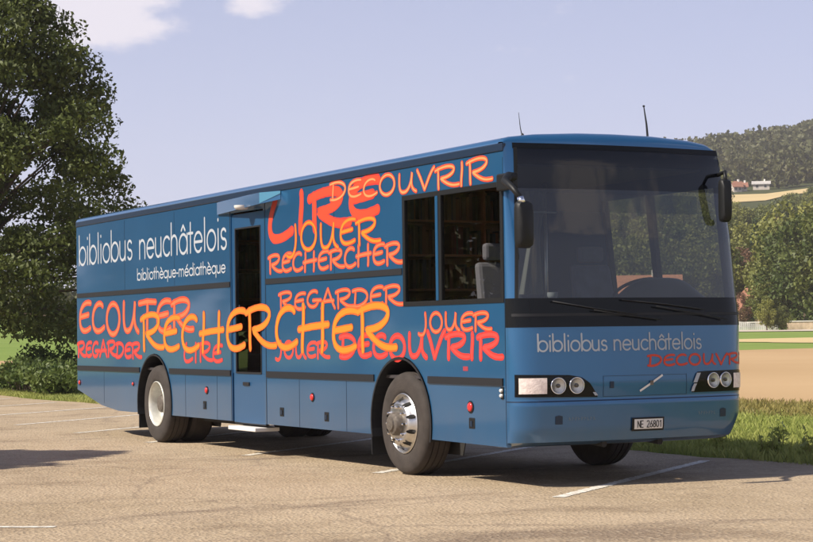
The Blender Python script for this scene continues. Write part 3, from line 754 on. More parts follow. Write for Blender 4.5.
MB().box(-2.99, -2.975, .05, .38, .16, .55).build('mudflap', M['rubber'], bus)
MB().box(-9.92, -9.905, .05, .60, .16, .55).build('mudflap', M['rubber'], bus)
for yy in (.9, 1.5): MB().tube([(-.3, yy, .38), (-.06, yy, .365)], .03, 8).build('tow_eye', M['under'], bus)

# interior
MB().box(LB+.1, -.35, .06, 2.28, .93, .96).build('floor', M['darkpanel'], bus)
MB().box(LB+.1, -.35, .05, 2.22, 2.84, 2.86).build('ceiling_lining', M['cream'], bus)
bc = MB().box(-2.62, -2.58, .07, 1.50, 1.15, 2.84).build('bookcase', M['wood'], bus)
b = MB()
for z in (1.15, 1.42, 1.78, 2.12, 2.46, 2.78): b.box(-2.58, -2.36, .07, 1.50, z, z+.022)
b.build('shelf', M['wood'], bc)
b = MB()
for y in (.06, .54, 1.02, 1.49): b.box(-2.578, -2.355, y, y+.022, 1.175, 2.778)
b.build('upright', M['wood'], bc)
bcols = [(.14, .05, .02), (.09, .06, .04), (.035, .04, .06), (.12, .09, .06), (.09, .02, .015), (.05, .055, .035)]
bm_ = [mat('book_cloth', c, .7) for c in bcols]
parts = [MB() for _ in bm_]
for z in (1.444, 1.804, 2.144, 2.484):
    y = .09
    while y < 1.44:
        w_ = rng.uniform(.018, .045); h = rng.uniform(.19, .29)
        if rng.random() < .12 or any(abs(y+w_/2-d) < .035 for d in (.55, 1.03)): y += .035; continue
        k = rng.randrange(len(parts)); x1 = -2.36-rng.uniform(.005, .04)
        parts[k].box(-2.56, x1, y, y+w_-.003, z, z+h); y += w_
for k, p in enumerate(parts): p.build('books', bm_[k], bc)
def copy_tree(o, dx, parent):
    c = o.copy(); COL.objects.link(c); c.parent = parent
    if parent is bus: c.location = (dx, 0, 0)
    for ch in [x for x in bpy.data.objects if x.parent == o and x is not c]: copy_tree(ch, 0, c)
    return c
copy_tree(bc, -4.15, bus); copy_tree(bc, -8.2, bus)
MB().box(-2.62, -2.56, 1.55, 2.26, .96, 1.62).build('partition', M['darkpanel'], bus)
MB().box(-2.10, -2.05, 1.12, 1.48, .96, 2.80).build('partition', M['greyfab'], bus)
for yy, x in ((1.52, -2.05), (1.56, -1.2)): pass
MB().tube([(-2.0, 1.52, .96), (-2.0, 1.52, 2.84)], .02, 8).build('grab_pole', M['steel'], bus, smooth=True)
# curtain bunched at the near corner of the screen
b = MB(); n = 40
def curtain(u, v):
    w_ = .34*(.35+.65*abs(v-.55)*1.4)
    return (-.42-.02*math.cos(u*26), .40+w_*(u-.5)*.9+.06*v, 1.70+.92*v)
b.grid(curtain, n, 12).build('curtain', M['curtain'], bus, smooth=True)
b = MB(); b.grid(lambda u, v: (-.30-.06*u, .22+1.95*u, 2.44+.17*v), 10, 2).build('sun_visor', M['visor'], bus)
MB().box(-.36, -.34, .20, .62, 2.425, 2.438).build('visor_edge', M['white'], bus)
def seat(x, y, m, name):
    s_ = empty(name); s_.parent = bus
    b = MB(); b.box(x-.25, x+.27, y-.25, y+.25, 1.32, 1.46); b.build('cushion', m, s_, bevel=.04)
    b = MB()
    b.v = [(x-.20, y-.24, 1.44), (x-.20, y+.24, 1.44), (x-.32, y+.22, 2.02), (x-.32, y-.22, 2.02), (x-.31, y-.24, 1.44), (x-.31, y+.24, 1.44), (x-.42, y+.22, 2.02), (x-.42, y-.22, 2.02)]
    b.f = [(0, 1, 2, 3), (5, 4, 7, 6), (0, 4, 5, 1), (2, 6, 7, 3), (1, 5, 6, 2), (0, 3, 7, 4)]
    b.build('backrest', m, s_, bevel=.04)
    MB().box(x-.40, x-.31, y-.14, y+.14, 2.04, 2.20).build('headrest', m, s_, bevel=.03)
    MB().box(x-.15, x+.15, y-.15, y+.15, .96, 1.32).build('pedestal', M['darkpanel'], s_)
seat(-1.35, 1.85, M['greyfab'], 'driver_seat')
seat(-.95, .55, M['paleseat'], 'folding_seat')
# dashboard hump and steering wheel
def dash(u, v):
    y = .12+2.2*u; bump = .20*math.exp(-((y-1.75)/.40)**4)
    x = fp(y, 1.6)-.07-.45*v
    return (x, y, 1.55+.10*math.sin(v*math.pi*.8)+bump*math.sin(min(1, v*1.6)*math.pi*.5+.0)*1.0)
MB().grid(dash, 40, 14).build('dashboard', M['dash'], bus, smooth=True)
sw = MB(); n = 36; c = Vector((-.78, 1.78, 1.74)); nx = Vector((-.45, 0, .9)).normalized(); ex = Vector((0, 1, 0)); ey = nx.cross(ex)
pts = [c+(ex*math.cos(2*math.pi*i/n)+ey*math.sin(2*math.pi*i/n))*.235 for i in range(n+1)]
sw.tube(pts, .016, 8, False)
for a in (0, 2.1, 4.2): sw.tube([c, c+(ex*math.cos(a)+ey*math.sin(a))*.23], .014, 6)
sw.build('steering_wheel', M['blacktrim'], bus, smooth=True)
MB().lathe([(.001, .0), (.04, .004), (.05, .03), (.05, .06)], (-.50, .66, 1.66), 'z', 16).build('dash_cup', M['white'], bus, smooth=True)

# ------------------------------------------------------------------ lettering (stroke letters, real painted film on the panels)
def arc(cx, cy, rx, ry, a0, a1, n=14):
    return [(cx+rx*math.cos(math.radians(a0+(a1-a0)*i/n)), cy+ry*math.sin(math.radians(a0+(a1-a0)*i/n))) for i in range(n+1)]
def bez(p0, p1, p2, p3, n=12):
    o = []
    for i in range(n+1):
        t = i/n; s = 1-t
        o.append(tuple(s**3*a+3*s*s*t*b_+3*s*t*t*c_+t**3*d for a, b_, c_, d in zip(p0, p1, p2, p3)))
    return o
# hand-brushed capitals: cell 1 high; (advance, strokes)
G = {
 'R': (.80, [bez((.10, .92), (.13, .6), (.10, .3), (.12, .0)), bez((.0, .84), (.35, 1.06), (.80, 1.0), (.66, .70))+bez((.66, .70), (.55, .50), (.35, .47), (.20, .45))[1:]+bez((.20, .45), (.40, .22), (.55, .02), (.86, .08))[1:]]),
 'E': (.66, [bez((.62, .93), (.35, 1.02), (.10, .85), (.09, .50))+bez((.09, .50), (.06, .10), (.25, -.08), (.62, .14))[1:], [(.10, .50), (.30, .53), (.52, .57)]]),
 'C': (.68, [bez((.56, .86), (.45, 1.05), (.12, .95), (.08, .50))+bez((.08, .50), (.05, .05), (.30, -.12), (.64, .16))[1:]]),
 'H': (.80, [bez((.12, 1.0), (.15, .6), (.08, .3), (.10, -.02)), bez((.62, 1.0), (.60, .6), (.64, .3), (.60, -.02)), [(.0, .46), (.35, .52), (.76, .56)]]),
 'O': (.78, [arc(.38, .48, .30, .50, 100, 455, 30)]),
 'U': (.78, [bez((.10, .95), (.08, .3), (.10, -.08), (.36, .06))+bez((.36, .06), (.52, .22), (.58, .6), (.60, .97))[1:]+bez((.60, .97), (.56, .5), (.54, .15), (.76, .0))[1:]]),
 'V': (.70, [[(.02, .98), (.14, .6), (.30, .0)], bez((.30, .0), (.42, .4), (.52, .8), (.66, 1.0))]),
 'I': (.34, [bez((.16, 1.0), (.19, .65), (.13, .35), (.15, .0))]),
 'J': (.52, [bez((.34, 1.0), (.40, .5), (.40, .0), (.22, -.16))+bez((.22, -.16), (.12, -.22), (.04, -.16), (.0, -.10))[1:]]),
 'L': (.62, [bez((.18, 1.0), (.02, .55), (.0, .10), (.16, .0))+bez((.16, .0), (.35, -.05), (.5, .1), (.58, .16))[1:]]),
 'T': (.70, [[(.0, .93), (.35, .98), (.72, .95)], bez((.36, .97), (.39, .6), (.33, .3), (.36, .0))]),
 'D': (.76, [bez((.14, .94), (.16, .6), (.10, .3), (.13, .02)), bez((.0, .88), (.45, 1.12), (.86, .75), (.62, .30))+bez((.62, .30), (.50, .08), (.25, -.04), (.02, .06))[1:]]),
 'G': (.76, [bez((.58, .88), (.45, 1.05), (.12, .95), (.08, .48))+bez((.08, .48), (.05, -.02), (.55, -.10), (.64, .40))[1:], [(.36, .42), (.55, .43), (.78, .42)]]),
 'A': (.74, [bez((.02, .0), (.18, .4), (.26, .8), (.36, 1.0)), bez((.36, 1.0), (.46, .7), (.56, .3), (.70, .0)), [(.10, .34), (.35, .38), (.64, .38)]]),
}
def resample(pts, step):
    out = [pts[0]]
    for a, b_ in zip(pts, pts[1:]):
        L_ = math.dist(a, b_); n_ = max(1, int(math.ceil(L_/step)))
        for i in range(1, n_+1): out.append((a[0]+(b_[0]-a[0])*i/n_, a[1]+(b_[1]-a[1])*i/n_))
    return out
def ribbon(b, pts, w, place, off, taper=False, jit=0.):
    """flat stroke with round ends laid on a surface by place(u, z, off)"""
    pts = resample(pts, max(.02, w*.5)); vs = []; n_ = len(pts); L, Rr = [], []
    for i, p in enumerate(pts):
        a, c = pts[max(0, i-1)], pts[min(n_-1, i+1)]; dx, dz = c[0]-a[0], c[1]-a[1]; l = math.hypot(dx, dz) or 1
        nx_, nz_ = -dz/l, dx/l; ww = w/2*(1+jit*rng.uniform(-1, 1))
        if taper: ww *= .82+.30*math.sin(math.pi*(i+.5)/n_)
        L.append((p[0]+nx_*ww, p[1]+nz_*ww)); Rr.append((p[0]-nx_*ww, p[1]-nz_*ww))
    def capp(p, q, s):
        dx, dz = q[0]-p[0], q[1]-p[1]; l = math.hypot(dx, dz) or 1; a0 = math.atan2(dz/l, dx/l)
        return [(p[0]+s*math.cos(a0+t), p[1]+s*math.sin(a0+t)) for t in np.linspace(math.pi/2, 3*math.pi/2, 7)[1:-1]]
    poly0 = capp(pts[0], pts[1], w/2*.9)      # behind the first point
    poly1 = capp(pts[-1], pts[-2], w/2*.9)
    ramp_ = lambda i: off+5e-5*i/n_
    fl = [place(x, z, ramp_(i)) for i, (x, z) in enumerate(L)]; fr_ = [place(x, z, ramp_(i)) for i, (x, z) in enumerate(Rr)]
    b.add(fl+fr_, [(i, i+1, n_+i+1, n_+i) for i in range(n_-1)])
    b.add([place(*L[0], off)]+[place(x, z, off) for x, z in poly0]+[place(*Rr[0], off)], [tuple(range(len(poly0)+2))])
    off += 5e-5
    b.add([place(*Rr[-1], off)]+[place(x, z, off) for x, z in poly1]+[place(*L[-1], off)], [tuple(range(len(poly1)+2))])
on_side = lambda x, z, off: (x, -off, z)
LV = [1]
def graffiti(word, x0, x1, z0, z1, w, core, halo, hw=None, place=on_side, slant=.03, wob=.03, z0b=None, z1b=None, jz=.05, level=0):
    """z0..z1 at the first letter, z0b..z1b at the last"""
    z0b = z0 if z0b is None else z0b; z1b = z1 if z1b is None else z1b
    adv = sum(G[c][0] for c in word)-.05; sx = (x1-x0)/adv; q = random.Random(hash(word) % 1000 if False else sum(map(ord, word))+int(x0*100))
    w = w*.86; hw = (hw or w*1.9)*.88
    strokes = []; cx_ = 0
    for ch in word:
        a, st = G[ch]; f = (cx_+a/2)/adv; lo = z0+(z0b-z0)*f; hi = z1+(z1b-z1)*f
        dz = q.uniform(-jz, jz)*(hi-lo); sc_ = 1+q.uniform(-.06, .06); rot = q.uniform(-.04, .04)
        for s in st:
            pts = []
            for (px_, pz_) in s:
                X_ = x0+(cx_+px_)*sx+(pz_-.5)*(slant+rot)*(hi-lo); Z_ = lo+dz+pz_*(hi-lo)*sc_
                pts.append((X_, Z_))
            strokes.append(pts)
        cx_ += a
    par = bus; base_ = .0012+level*.0006
    if halo:
        b = MB()
        for k, s in enumerate(strokes): ribbon(b, s, hw or w*1.9, place, base_+(k % 4)*6e-5, jit=.05)
        par = b.build('painted_word', M[halo], bus)
    b = MB()
    for k, s in enumerate(strokes): ribbon(b, s, w, place, base_+.0003+(k % 4)*6e-5, taper=True, jit=.04)
    return b.build('word_core' if halo else 'painted_word', M[core], par)
graffiti('LIRE', -5.42, -2.68, 2.42, 2.86, .10, 'g_scar', 'g_red', .125, z0b=2.56, z1b=2.93)
graffiti('DECOUVRIR', -3.78, -.47, 2.755, 2.935, .024, 'g_lor', 'g_scar', .052, z0b=2.70, z1b=2.915, level=2)
graffiti('JOUER', -4.90, -2.70, 2.26, 2.56, .034, 'g_yel', 'g_scar', .062, z0b=2.28, z1b=2.55, level=2)
graffiti('RECHERCHER', -5.42, -2.20, 2.055, 2.25, .028, 'g_salm', 'g_scar', .054, z0b=2.05, z1b=2.255, level=1)
graffiti('ECOUTER', -12.33, -7.85, 1.42, 1.84, .048, 'g_salm', 'g_scar', .095)
graffiti('REGARDER', -12.38, -9.70, 1.09, 1.30, .030, 'g_pink', 'g_red', .062, level=1)
graffiti('LIRE', -8.10, -6.83, 1.05, 1.27, .032, 'g_pink', 'g_red', .055, level=1)
graffiti('REGARDER', -5.14, -2.20, 1.64, 1.83, .024, 'g_salm', 'g_scar', .050, level=2)
graffiti('JOUER', -5.24, -3.88, 1.12, 1.29, .026, 'g_pink', 'g_scar', .046)
graffiti('DECOUVRIR', -3.59, -.33, 1.13, 1.365, .034, 'g_pink', 'g_red', .068)
graffiti('RECHERCHER', -9.66, -2.42, 1.20, 1.67, .060, 'g_yel', 'g_or', .092, level=3)
graffiti('JOUER', -1.84, -.50, 1.38, 1.55, .022, 'g_salm', 'g_scar', .046, level=2)
_ys = [ymax(1.1)*ywarp(i/200) for i in range(201)]; _xs = [fp(y, 1.1) for y in _ys]; _s = [0.]
for i in range(200): _s.append(_s[-1]+math.hypot(_ys[i+1]-_ys[i], _xs[i+1]-_xs[i]))
def by_arc(sv_, z, o):
    y = float(np.interp(sv_, _s, _ys)); x = float(np.interp(sv_, _s, _xs))
    if sv_ >= _s[-1]: return (SEAM-(sv_-_s[-1]), ymax(z)+o, z)
    y1 = float(np.interp(sv_-.01, _s, _ys)); x1 = float(np.interp(sv_-.01, _s, _xs)); y2 = float(np.interp(sv_+.01, _s, _ys)); x2 = float(np.interp(sv_+.01, _s, _xs))
    l = math.hypot(x2-x1, y2-y1); k = ymax(z)/ymax(1.1)
    return (x+o*(y2-y1)/l+fp(1.2, z)-fp(1.2, 1.1), y*k-o*(x2-x1)/l, z)
_a0 = float(np.interp(1.31, _ys, _s))
graffiti('DECOUVRIR', _a0, _a0+1.34, 1.048, 1.145, .017, 'g_scar', 'g_red', .024, place=by_arc, jz=.03, level=1)

# thin round sans serif
def oo(cx_, r=.27, a0=90, a1=450): return arc(cx_, .30, r, .30, a0, a1, 22)
SB = {
 'b': (.66, [[(.06, 1), (.06, 0)], oo(.34)]), 'i': (.22, [[(.10, .60), (.10, 0)], [(.10, .86), (.10, .90)]]), 'l': (.22, [[(.10, 1), (.10, 0)]]),
 'o': (.64, [oo(.31)]), 'u': (.58, [[(.06, .60), (.06, .24)]+arc(.26, .22, .20, .22, 180, 360, 10)[0:]+[(.46, .60)], [(.46, .3), (.46, 0)]]),
 's': (.46, [arc(.22, .44, .15, .15, 30, 270, 10)+arc(.22, .15, .16, .15, 90, -150, 10)[1:]]),
 'n': (.58, [[(.06, .60), (.06, 0)], [(.06, .3)]+arc(.26, .38, .20, .22, 180, 0, 10)+[(.46, 0)]]),
 'e': (.62, [[(.04, .31), (.55, .31)]+arc(.30, .30, .26, .30, 2, 320, 20)]),
 'c': (.56, [arc(.30, .30, .26, .30, 45, 315, 18)]),
 'h': (.58, [[(.06, 1), (.06, 0)], [(.06, .3)]+arc(.26, .38, .20, .22, 180, 0, 10)+[(.46, 0)]]),
 'a': (.66, [oo(.31), [(.58, .60), (.58, 0)]]), 'A': (.66, [oo(.31), [(.58, .60), (.58, 0)], [(.18, .72), (.31, .88), (.44, .72)]]),
 't': (.36, [[(.14, .92), (.14, 0)], [(.0, .60), (.30, .60)]]), 'E': (.62, [[(.04, .31), (.55, .31)]+arc(.30, .30, .26, .30, 2, 320, 20), [(.16, .92), (.34, .72)]]),
 'F': (.62, [[(.04, .31), (.55, .31)]+arc(.30, .30, .26, .30, 2, 320, 20), [(.44, .92), (.26, .72)]]),
 'q': (.66, [oo(.31), [(.58, .60), (.58, -.32)]]), 'm': (.86, [[(.06, .60), (.06, 0)], [(.06, .3)]+arc(.22, .40, .16, .20, 180, 0, 8)+[(.38, 0)], [(.38, .3)]+arc(.55, .40, .17, .20, 180, 0, 8)+[(.72, 0)]]),
 'd': (.66, [oo(.31), [(.58, 1), (.58, 0)]]), '-': (.34, [[(.04, .30), (.26, .30)]]), ' ': (.34, []),
}
def sans(word, x0, x1, zb, ht, w, m, place, name='painted_word', parent=None, zb2=None, ht2=None):
    adv = sum(SB[c][0] for c in word); sx = (x1-x0)/adv; cx_ = 0; b = MB(); o_ = .0016
    for ch in word:
        a, st = SB[ch]; f = cx_/adv; zz0 = zb+((zb2 or zb)-zb)*f; hh = ht+((ht2 or ht)-ht)*f
        for s in st:
            ribbon(b, [(x0+(cx_+p[0])*sx, zz0+p[1]*hh) for p in s], w, place, o_); o_ += .00006
        cx_ += a
    return b.build(name, M[m], parent or bus)
sans('bibliobus', -12.30, -9.95, 2.40, .42, .034, 'white', on_side)
sans('neuchAtelois', -9.72, -6.62, 2.39, .40, .034, 'white', on_side)
sans('bibliothEque-mFdiathEque', -9.80, -6.68, 2.11, .15, .019, 'white', on_side)
pf_ = lambda y, z, o: on_front(y, z, o)
sans('bibliobus neuchAtelois', .205, 1.93, 1.195, .150, .0155, 'white', pf_)
# plate characters
D7 = {'N': [[(0, 0), (0, 1)], [(0, 1), (.5, 0)], [(.5, 0), (.5, 1)]], 'E': [[(0, 0), (0, 1)], [(0, 1), (.45, 1)], [(0, .5), (.4, .5)], [(0, 0), (.45, 0)]],
      '2': [arc(.24, .74, .24, .26, 160, -20, 8)+[(0, 0)], [(0, 0), (.5, 0)]], '6': [arc(.24, .28, .24, .28, 90, 450, 14), [(.03, .35), (.36, 1)]],
      '8': [arc(.24, .26, .24, .26, 90, 450, 14), arc(.24, .76, .2, .23, 90, 450, 12)], '0': [arc(.24, .5, .24, .5, 90, 450, 16)], '1': [[(.1, .8), (.28, 1)], [(.28, 1), (.28, 0)]]}
y = 1.185; b = MB(); o_ = .0195
for ch in 'NE 26801':
    if ch == ' ': y += .03; continue
    for s in D7[ch]: ribbon(b, [(y+p[0]*.052, .504+p[1]*.058) for p in s], .0085, pf_, o_); o_ += .00008
    y += .034
b.build('plate_characters', M['ink'], np0)
# small faint lines of writing on the bumper (unreadable at this distance)
b = MB(); o_ = .002
for (ya, yb, z) in ((.50, .76, .588), (1.88, 2.08, .60)):
    y = ya; q = random.Random(3)
    while y < yb:
        ribbon(b, [(y, z), (y+q.uniform(-.004, .004), z+.026)], .006, pf_, o_); ribbon(b, [(y, z+q.choice((0, .013, .026))), (y+.014, z+q.choice((0, .013, .026)))], .006, pf_, o_+.0001); y += .030
b.build('small_lettering', M['faint'], bus)

# ------------------------------------------------------------------ vegetation
def leaf_quads(P, size, aspect=.6, up=.3, q=NR):
    """one small bent leaf-like quad per point"""
    n = len(P); d = q.normal(size=(n, 3)); d[:, 2] += up*0; d /= np.linalg.norm(d, axis=1)[:, None]
    e = q.normal(size=(n, 3)); e -= d*(e*d).sum(1)[:, None]; e /= np.linalg.norm(e, axis=1)[:, None]
    s = size*(.6+.8*q.random(n))[:, None]
    a = P-d*s; b_ = P+e*s*aspect; c = P+d*s; f = P-e*s*aspect
    V = np.stack([a, b_, c, f], 1).reshape(-1, 3); F = np.arange(4*n).reshape(n, 4)
    return V, F
M['bark'] = mat('bark', (.10, .075, .055), .95, var=.3, vscale=8, bump=.6, bscale=20)
M['leafA'] = leaf_mat('walnut_leaves', (.036, .056, .015), (.112, .138, .033), 1.0, .3)
M['leafB'] = leaf_mat('shrub_leaves', (.060, .10, .025), (.16, .20, .05), 1.5, .3)
M['leafH'] = leaf_mat('hill_tree_leaves', (.065, .092, .022), (.235, .235, .055), .35, .25)
M['leafR'] = leaf_mat('russet_tree_leaves', (.11, .055, .035), (.17, .09, .05), .35, .25)
M['wood_mass'] = leaf_mat('far_wood_leaves', (.095, .100, .038), (.205, .155, .065), .035, .3)
M['needles'] = leaf_mat('needles', (.030, .055, .022), (.065, .095, .035), .4, .15)

def branching(seed, height, spread, base, levels=3):
    """limbs of a broad tree: list of (points, radii) and the end points that carry leaves"""
    q = random.Random(seed); limbs = []; tips = []
    def grow(p, d, L, r, lv):
        pts = [p]; rad = [r]; n = 5; dd = d.copy()
        for i in range(n):
            dd = (dd+Vector((q.uniform(-.22, .22), q.uniform(-.22, .22), q.uniform(-.10, .16)))).normalized()
            pts.append(pts[-1]+dd*L/n); rad.append(r*(1-.11*(i+1)))
        limbs.append((pts, rad))
        if lv == 0: tips.extend(pts[2:]); return
        for k in range(4 if lv > 1 else 5):
            i = q.randrange(2, n+1); a = q.uniform(0, 2*math.pi)
            nd = (dd*.55+Vector((math.cos(a), math.sin(a), q.uniform(-.35, .55)))*.8).normalized()
            grow(pts[i], nd, L*q.uniform(.50, .68), rad[i]*.55, lv-1)
        tips.append(pts[-1])
    return q, limbs, tips, grow

def big_tree(name, loc, H, Rc, zlow, seed, nleaf, lsize, label, m='leafA', group=None):
    root = empty(name, loc); tag(root, label, 'tree', group)
    q = random.Random(seed); b = MB()
    b.tube([(0, 0, -.1), (.05, 0, H*.10), (-.05, .05, H*.22), (.05, 0, H*.42), (0, .1, H*.65)], [H*.036, H*.029, H*.025, H*.017, H*.008], 10)
    # clumps on an ovoid shell + inside
    zc = (H+zlow)/2; hz = (H-zlow)/2; cl = []
    for i in range(460):
        while True:
            v = np.array([q.uniform(-1, 1) for _ in range(3)]); l = np.linalg.norm(v)
            if q.random() < .22+.78*math.hypot(v[0], v[1])**1.3 and .12 < math.hypot(v[0], v[1]) < 1: break
        zf = (v[2]+1)/2
        rr = lerp([(0, .85), (.12, 1.0), (.32, 1.0), (.45, .86), (.58, .73), (.70, .54), (.82, .33), (1, .10)], zf)
        p = np.array([v[0]*Rc*rr, v[1]*Rc*rr, zc+v[2]*hz]); cl.append(p)
    for i in range(0, len(cl), 3):
        p = cl[i]; z0 = H*.18+.5*(p[2]-H*.18)*.55
        b.tube([(0, 0, z0), (p[0]*.45, p[1]*.45, z0+(p[2]-z0)*.55), tuple(p)], [H*.006, H*.0032, H*.001], 5, False)
    b.build('trunk', M['bark'], root, smooth=True)
    P = []
    per = nleaf//len(cl); qq = np.random.default_rng(seed)
    for p in cl:
        s = qq.uniform(.45, .95)*Rc*.20
        d = qq.normal(size=(per, 3)); d /= np.linalg.norm(d, axis=1)[:, None]; r_ = qq.random(per)**.45
        pts = p+d*r_[:, None]*s*np.array([1.15, 1.15, .75]); pts[:, 2] -= .25*s*r_
        P.append(pts)
    P = np.vstack(P)
    V_, F_q = leaf_quads(P, lsize, .5, q=qq)
    npmesh('crown', V_, F_q, M[m], root)
    return root
x, y = polar(-35, 52)
big_tree('broadleaf_tree', (x, y, 0), 13.2, 4.8, 1.75, 21, 150000, .072, 'tall dark green broadleaf tree reaching over the meadow behind the rear of the bus')
x, y = polar(-330, 50)
big_tree('broadleaf_tree', (x, -4.5, 0), 12, 4.2, 2.5, 5, 16000, .14, 'second broadleaf tree outside the left edge of the photo') if False else None

# shrubs along the left edge of the car park
def leafy_bush(name, loc, rx, ry, h, seed, n, ls, label, group, m='leafB', cat='shrub', stems=True):
    root = empty(name, loc); tag(root, label, cat, group); qq = np.random.default_rng(seed); q = random.Random(seed)
    cl = [np.array([q.uniform(-1, 1)*rx*.75, q.uniform(-1, 1)*ry*.75, h*q.uniform(.25, .80)]) for _ in range(16)]; P = []
    for p in cl:
        d = qq.normal(size=(n//16, 3)); d /= np.linalg.norm(d, axis=1)[:, None]
        P.append(p+d*(qq.random(n//16)**.5)[:, None]*np.array([rx*.42, ry*.42, h*.28]))
    P = np.vstack(P); P[:, 2] = np.abs(P[:, 2])+.03
    npmesh('foliage', *leaf_quads(P, ls, .45, q=qq), M[m], root)
    b = MB()
    for p in cl: b.tube([(p[0]*.3, p[1]*.3, 0), (p[0]*.7, p[1]*.7, p[2]*.6), tuple(p)], [.02, .014, .006], 5)
    b.build('stem', M['bark'], root)
    return root
bush = [(-8, 45.5, 1.5, 1.05, 'low bush at the left frame edge below the tree'), (12, 47.5, 1.4, 1.30, 'green bush under the overhanging tree branches'), (33, 49.5, 1.6, 1.10, 'broad low bush between two taller bushes by the kerbless edge'),
        (50, 50.5, 1.2, 1.55, 'tallest bush standing just left of the bus tail'), (68, 52, 1.3, 1.0, 'bush partly hidden by the rear corner of the bus'), (92, 55, 1.5, 1.1, 'bush behind the rear of the bus'), (-40, 44, 1.6, 1.2, 'bush beyond the left edge of the picture')]
for i, (px, r, w_, h, lb) in enumerate(bush):
    x, y = polar(px, r); y = max(y, 4.7)
    leafy_bush('shrub', (x, y, 0), w_*.75, .8, h*(.66 if i != 3 else .72), 50+i, 2600, .06, lb, 'shrubs along the left car park edge')

# grass
M['grass'] = leaf_mat('grass_blades', (.24, .30, .065), (.42, .43, .13), .6, .35)
M['drygrass'] = leaf_mat('dry_grass_blades', (.20, .19, .06), (.42, .33, .12), .6, .3)
def blades(name, X_, Y_, hmin, hmax, w, m, seed, lean=.35):
    q = np.random.default_rng(seed); n = len(X_); a = q.random(n)*2*np.pi; h = hmin+(hmax-hmin)*q.random(n)**1.6
    z = T(X_, Y_); dx, dy = np.cos(a)*w, np.sin(a)*w; lx, ly = q.normal(0, lean, n)*h, q.normal(0, lean, n)*h
    V_ = np.stack([np.stack([X_-dx, Y_-dy, z-.02], 1), np.stack([X_+dx, Y_+dy, z-.02], 1), np.stack([X_+lx*.4+dx*.6, Y_+ly*.4+dy*.6, z+h*.6], 1), np.stack([X_+lx, Y_+ly, z+h], 1)], 1).reshape(-1, 3)
    o = npmesh(name, V_, np.arange(4*n).reshape(n, 4), M[m], kind='stuff'); return o
q = np.random.default_rng(9)
n = 110000; X_ = q.uniform(-34, 8, n); Y_ = 3.85+np.abs(q.normal(0, 1, n))*2.2
tag(blades('verge_grass', X_, Y_, .03, .12, .005, 'grass', 1), 'short green grass along the far edge of the car park', 'grass')
n = 110000; X_ = q.uniform(-26, 6, n); Y_ = q.uniform(5, 10.6, n)
tag(blades('meadow_grass', X_, Y_, .02, .08, .008, 'grass', 2), 'green meadow grass beyond the verge', 'grass')
n = 70000; X_ = q.uniform(-40, 6, n); Y_ = q.uniform(10, 13.6, n)
tag(blades('dry_grass', X_, Y_, .03, .12, .007, 'drygrass', 3), 'dry yellow grass before the bare field', 'grass')
# individual tall weeds at the edge of the tarmac
def weed(loc, h, seed, label, group='tall weeds at the tarmac edge'):
    root = empty('tall_weed', loc); tag(root, label, 'weed', group) ; q_ = random.Random(seed); b = MB(); P = []
    for k in range(q_.randint(7, 12)):
        a = q_.uniform(0, 6.28); l = q_.uniform(.05, .30)*h; hh = h*q_.uniform(.55, 1.); b0 = (q_.uniform(-.08, .08), q_.uniform(-.08, .08), 0)
        pts = [b0, (b0[0]+l*.3*math.cos(a), b0[1]+l*.3*math.sin(a), hh*.5), (b0[0]+l*math.cos(a), b0[1]+l*math.sin(a), hh)]
        b.tube(pts, [.006, .005, .002], 4, False)
        for t in np.linspace(.2, 1, 9): P.append([pts[0][i]+(pts[2][i]-pts[0][i])*t+q_.gauss(0, .03) for i in range(3)])
    b.build('stem', M['drygrass'], root)
    npmesh('foliage', *leaf_quads(np.array(P), .045, .3, q=np.random.default_rng(seed)), M['grass'], root)
wd = ['first', 'second', 'third', 'fourth', 'fifth', 'sixth', 'seventh', 'eighth', 'ninth', 'tenth', 'eleventh', 'twelfth', 'thirteenth', 'fourteenth', 'fifteenth', 'sixteenth']
wx = sorted([-4.4, -3.3, -2.6, -2.1, -1.8, -1.4, -1.2, -.7, .0])
for i, xx in enumerate(wx):
    weed((xx, 4.35+.5*((i*7) % 3)/2, 0), rng.uniform(.22, .40), 100+i, f'{wd[i]} tall weed from the bus front along the shaded tarmac edge')

# hill trees
def crown_mesh(seed, n, R, H, zl, ls, m, conifer=False):
    qq = np.random.default_rng(seed); q_ = random.Random(seed); P = []
    k = 60
    for i in range(k):
        while True:
            v = np.array([q_.uniform(-1, 1) for _ in range(3)]); l = np.linalg.norm(v)
            if .35 < l < 1: break
        c = np.array([v[0]*R, v[1]*R, (H+zl)/2+v[2]*(H-zl)/2])
        if conifer: f = (c[2]-zl)/(H-zl); c[:2] *= (1-f)*1.1
        s = R*(.27 if not conifer else .22)*q_.uniform(.8, 1.2)
        d = qq.normal(size=(n//k, 3)); d /= np.linalg.norm(d, axis=1)[:, None]
        P.append(c+d*(qq.random(n//k)**.35)[:, None]*s)
    return npmesh('crown', *leaf_quads(np.vstack(P), ls, .75, q=qq), M[m], link=False)
crowns = [crown_mesh(300+i, 6500, R_c, 10, .6, .19, 'leafH') for i, R_c in enumerate((3.6, 4.2, 3.2, 4.6))]
crowns.append(crown_mesh(320, 5500, 3.6, 9, .8, .15, 'leafR'))
crowns.append(crown_mesh(321, 4500, 2.4, 13, .8, .15, 'needles', True))
trunk_me = MB().tube([(0, 0, -1), (.1, 0, 2), (0, .1, 5.5)], [.35, .25, .1], 7).build('trunk', M['bark']).data
bpy.data.objects.remove(bpy.data.objects['trunk.001'] if 'trunk.001' in bpy.data.objects else bpy.data.objects['trunk'])
KIND = ['rounded green', 'broad green', 'slim green', 'wide spreading green', 'russet brown', 'dark conifer']
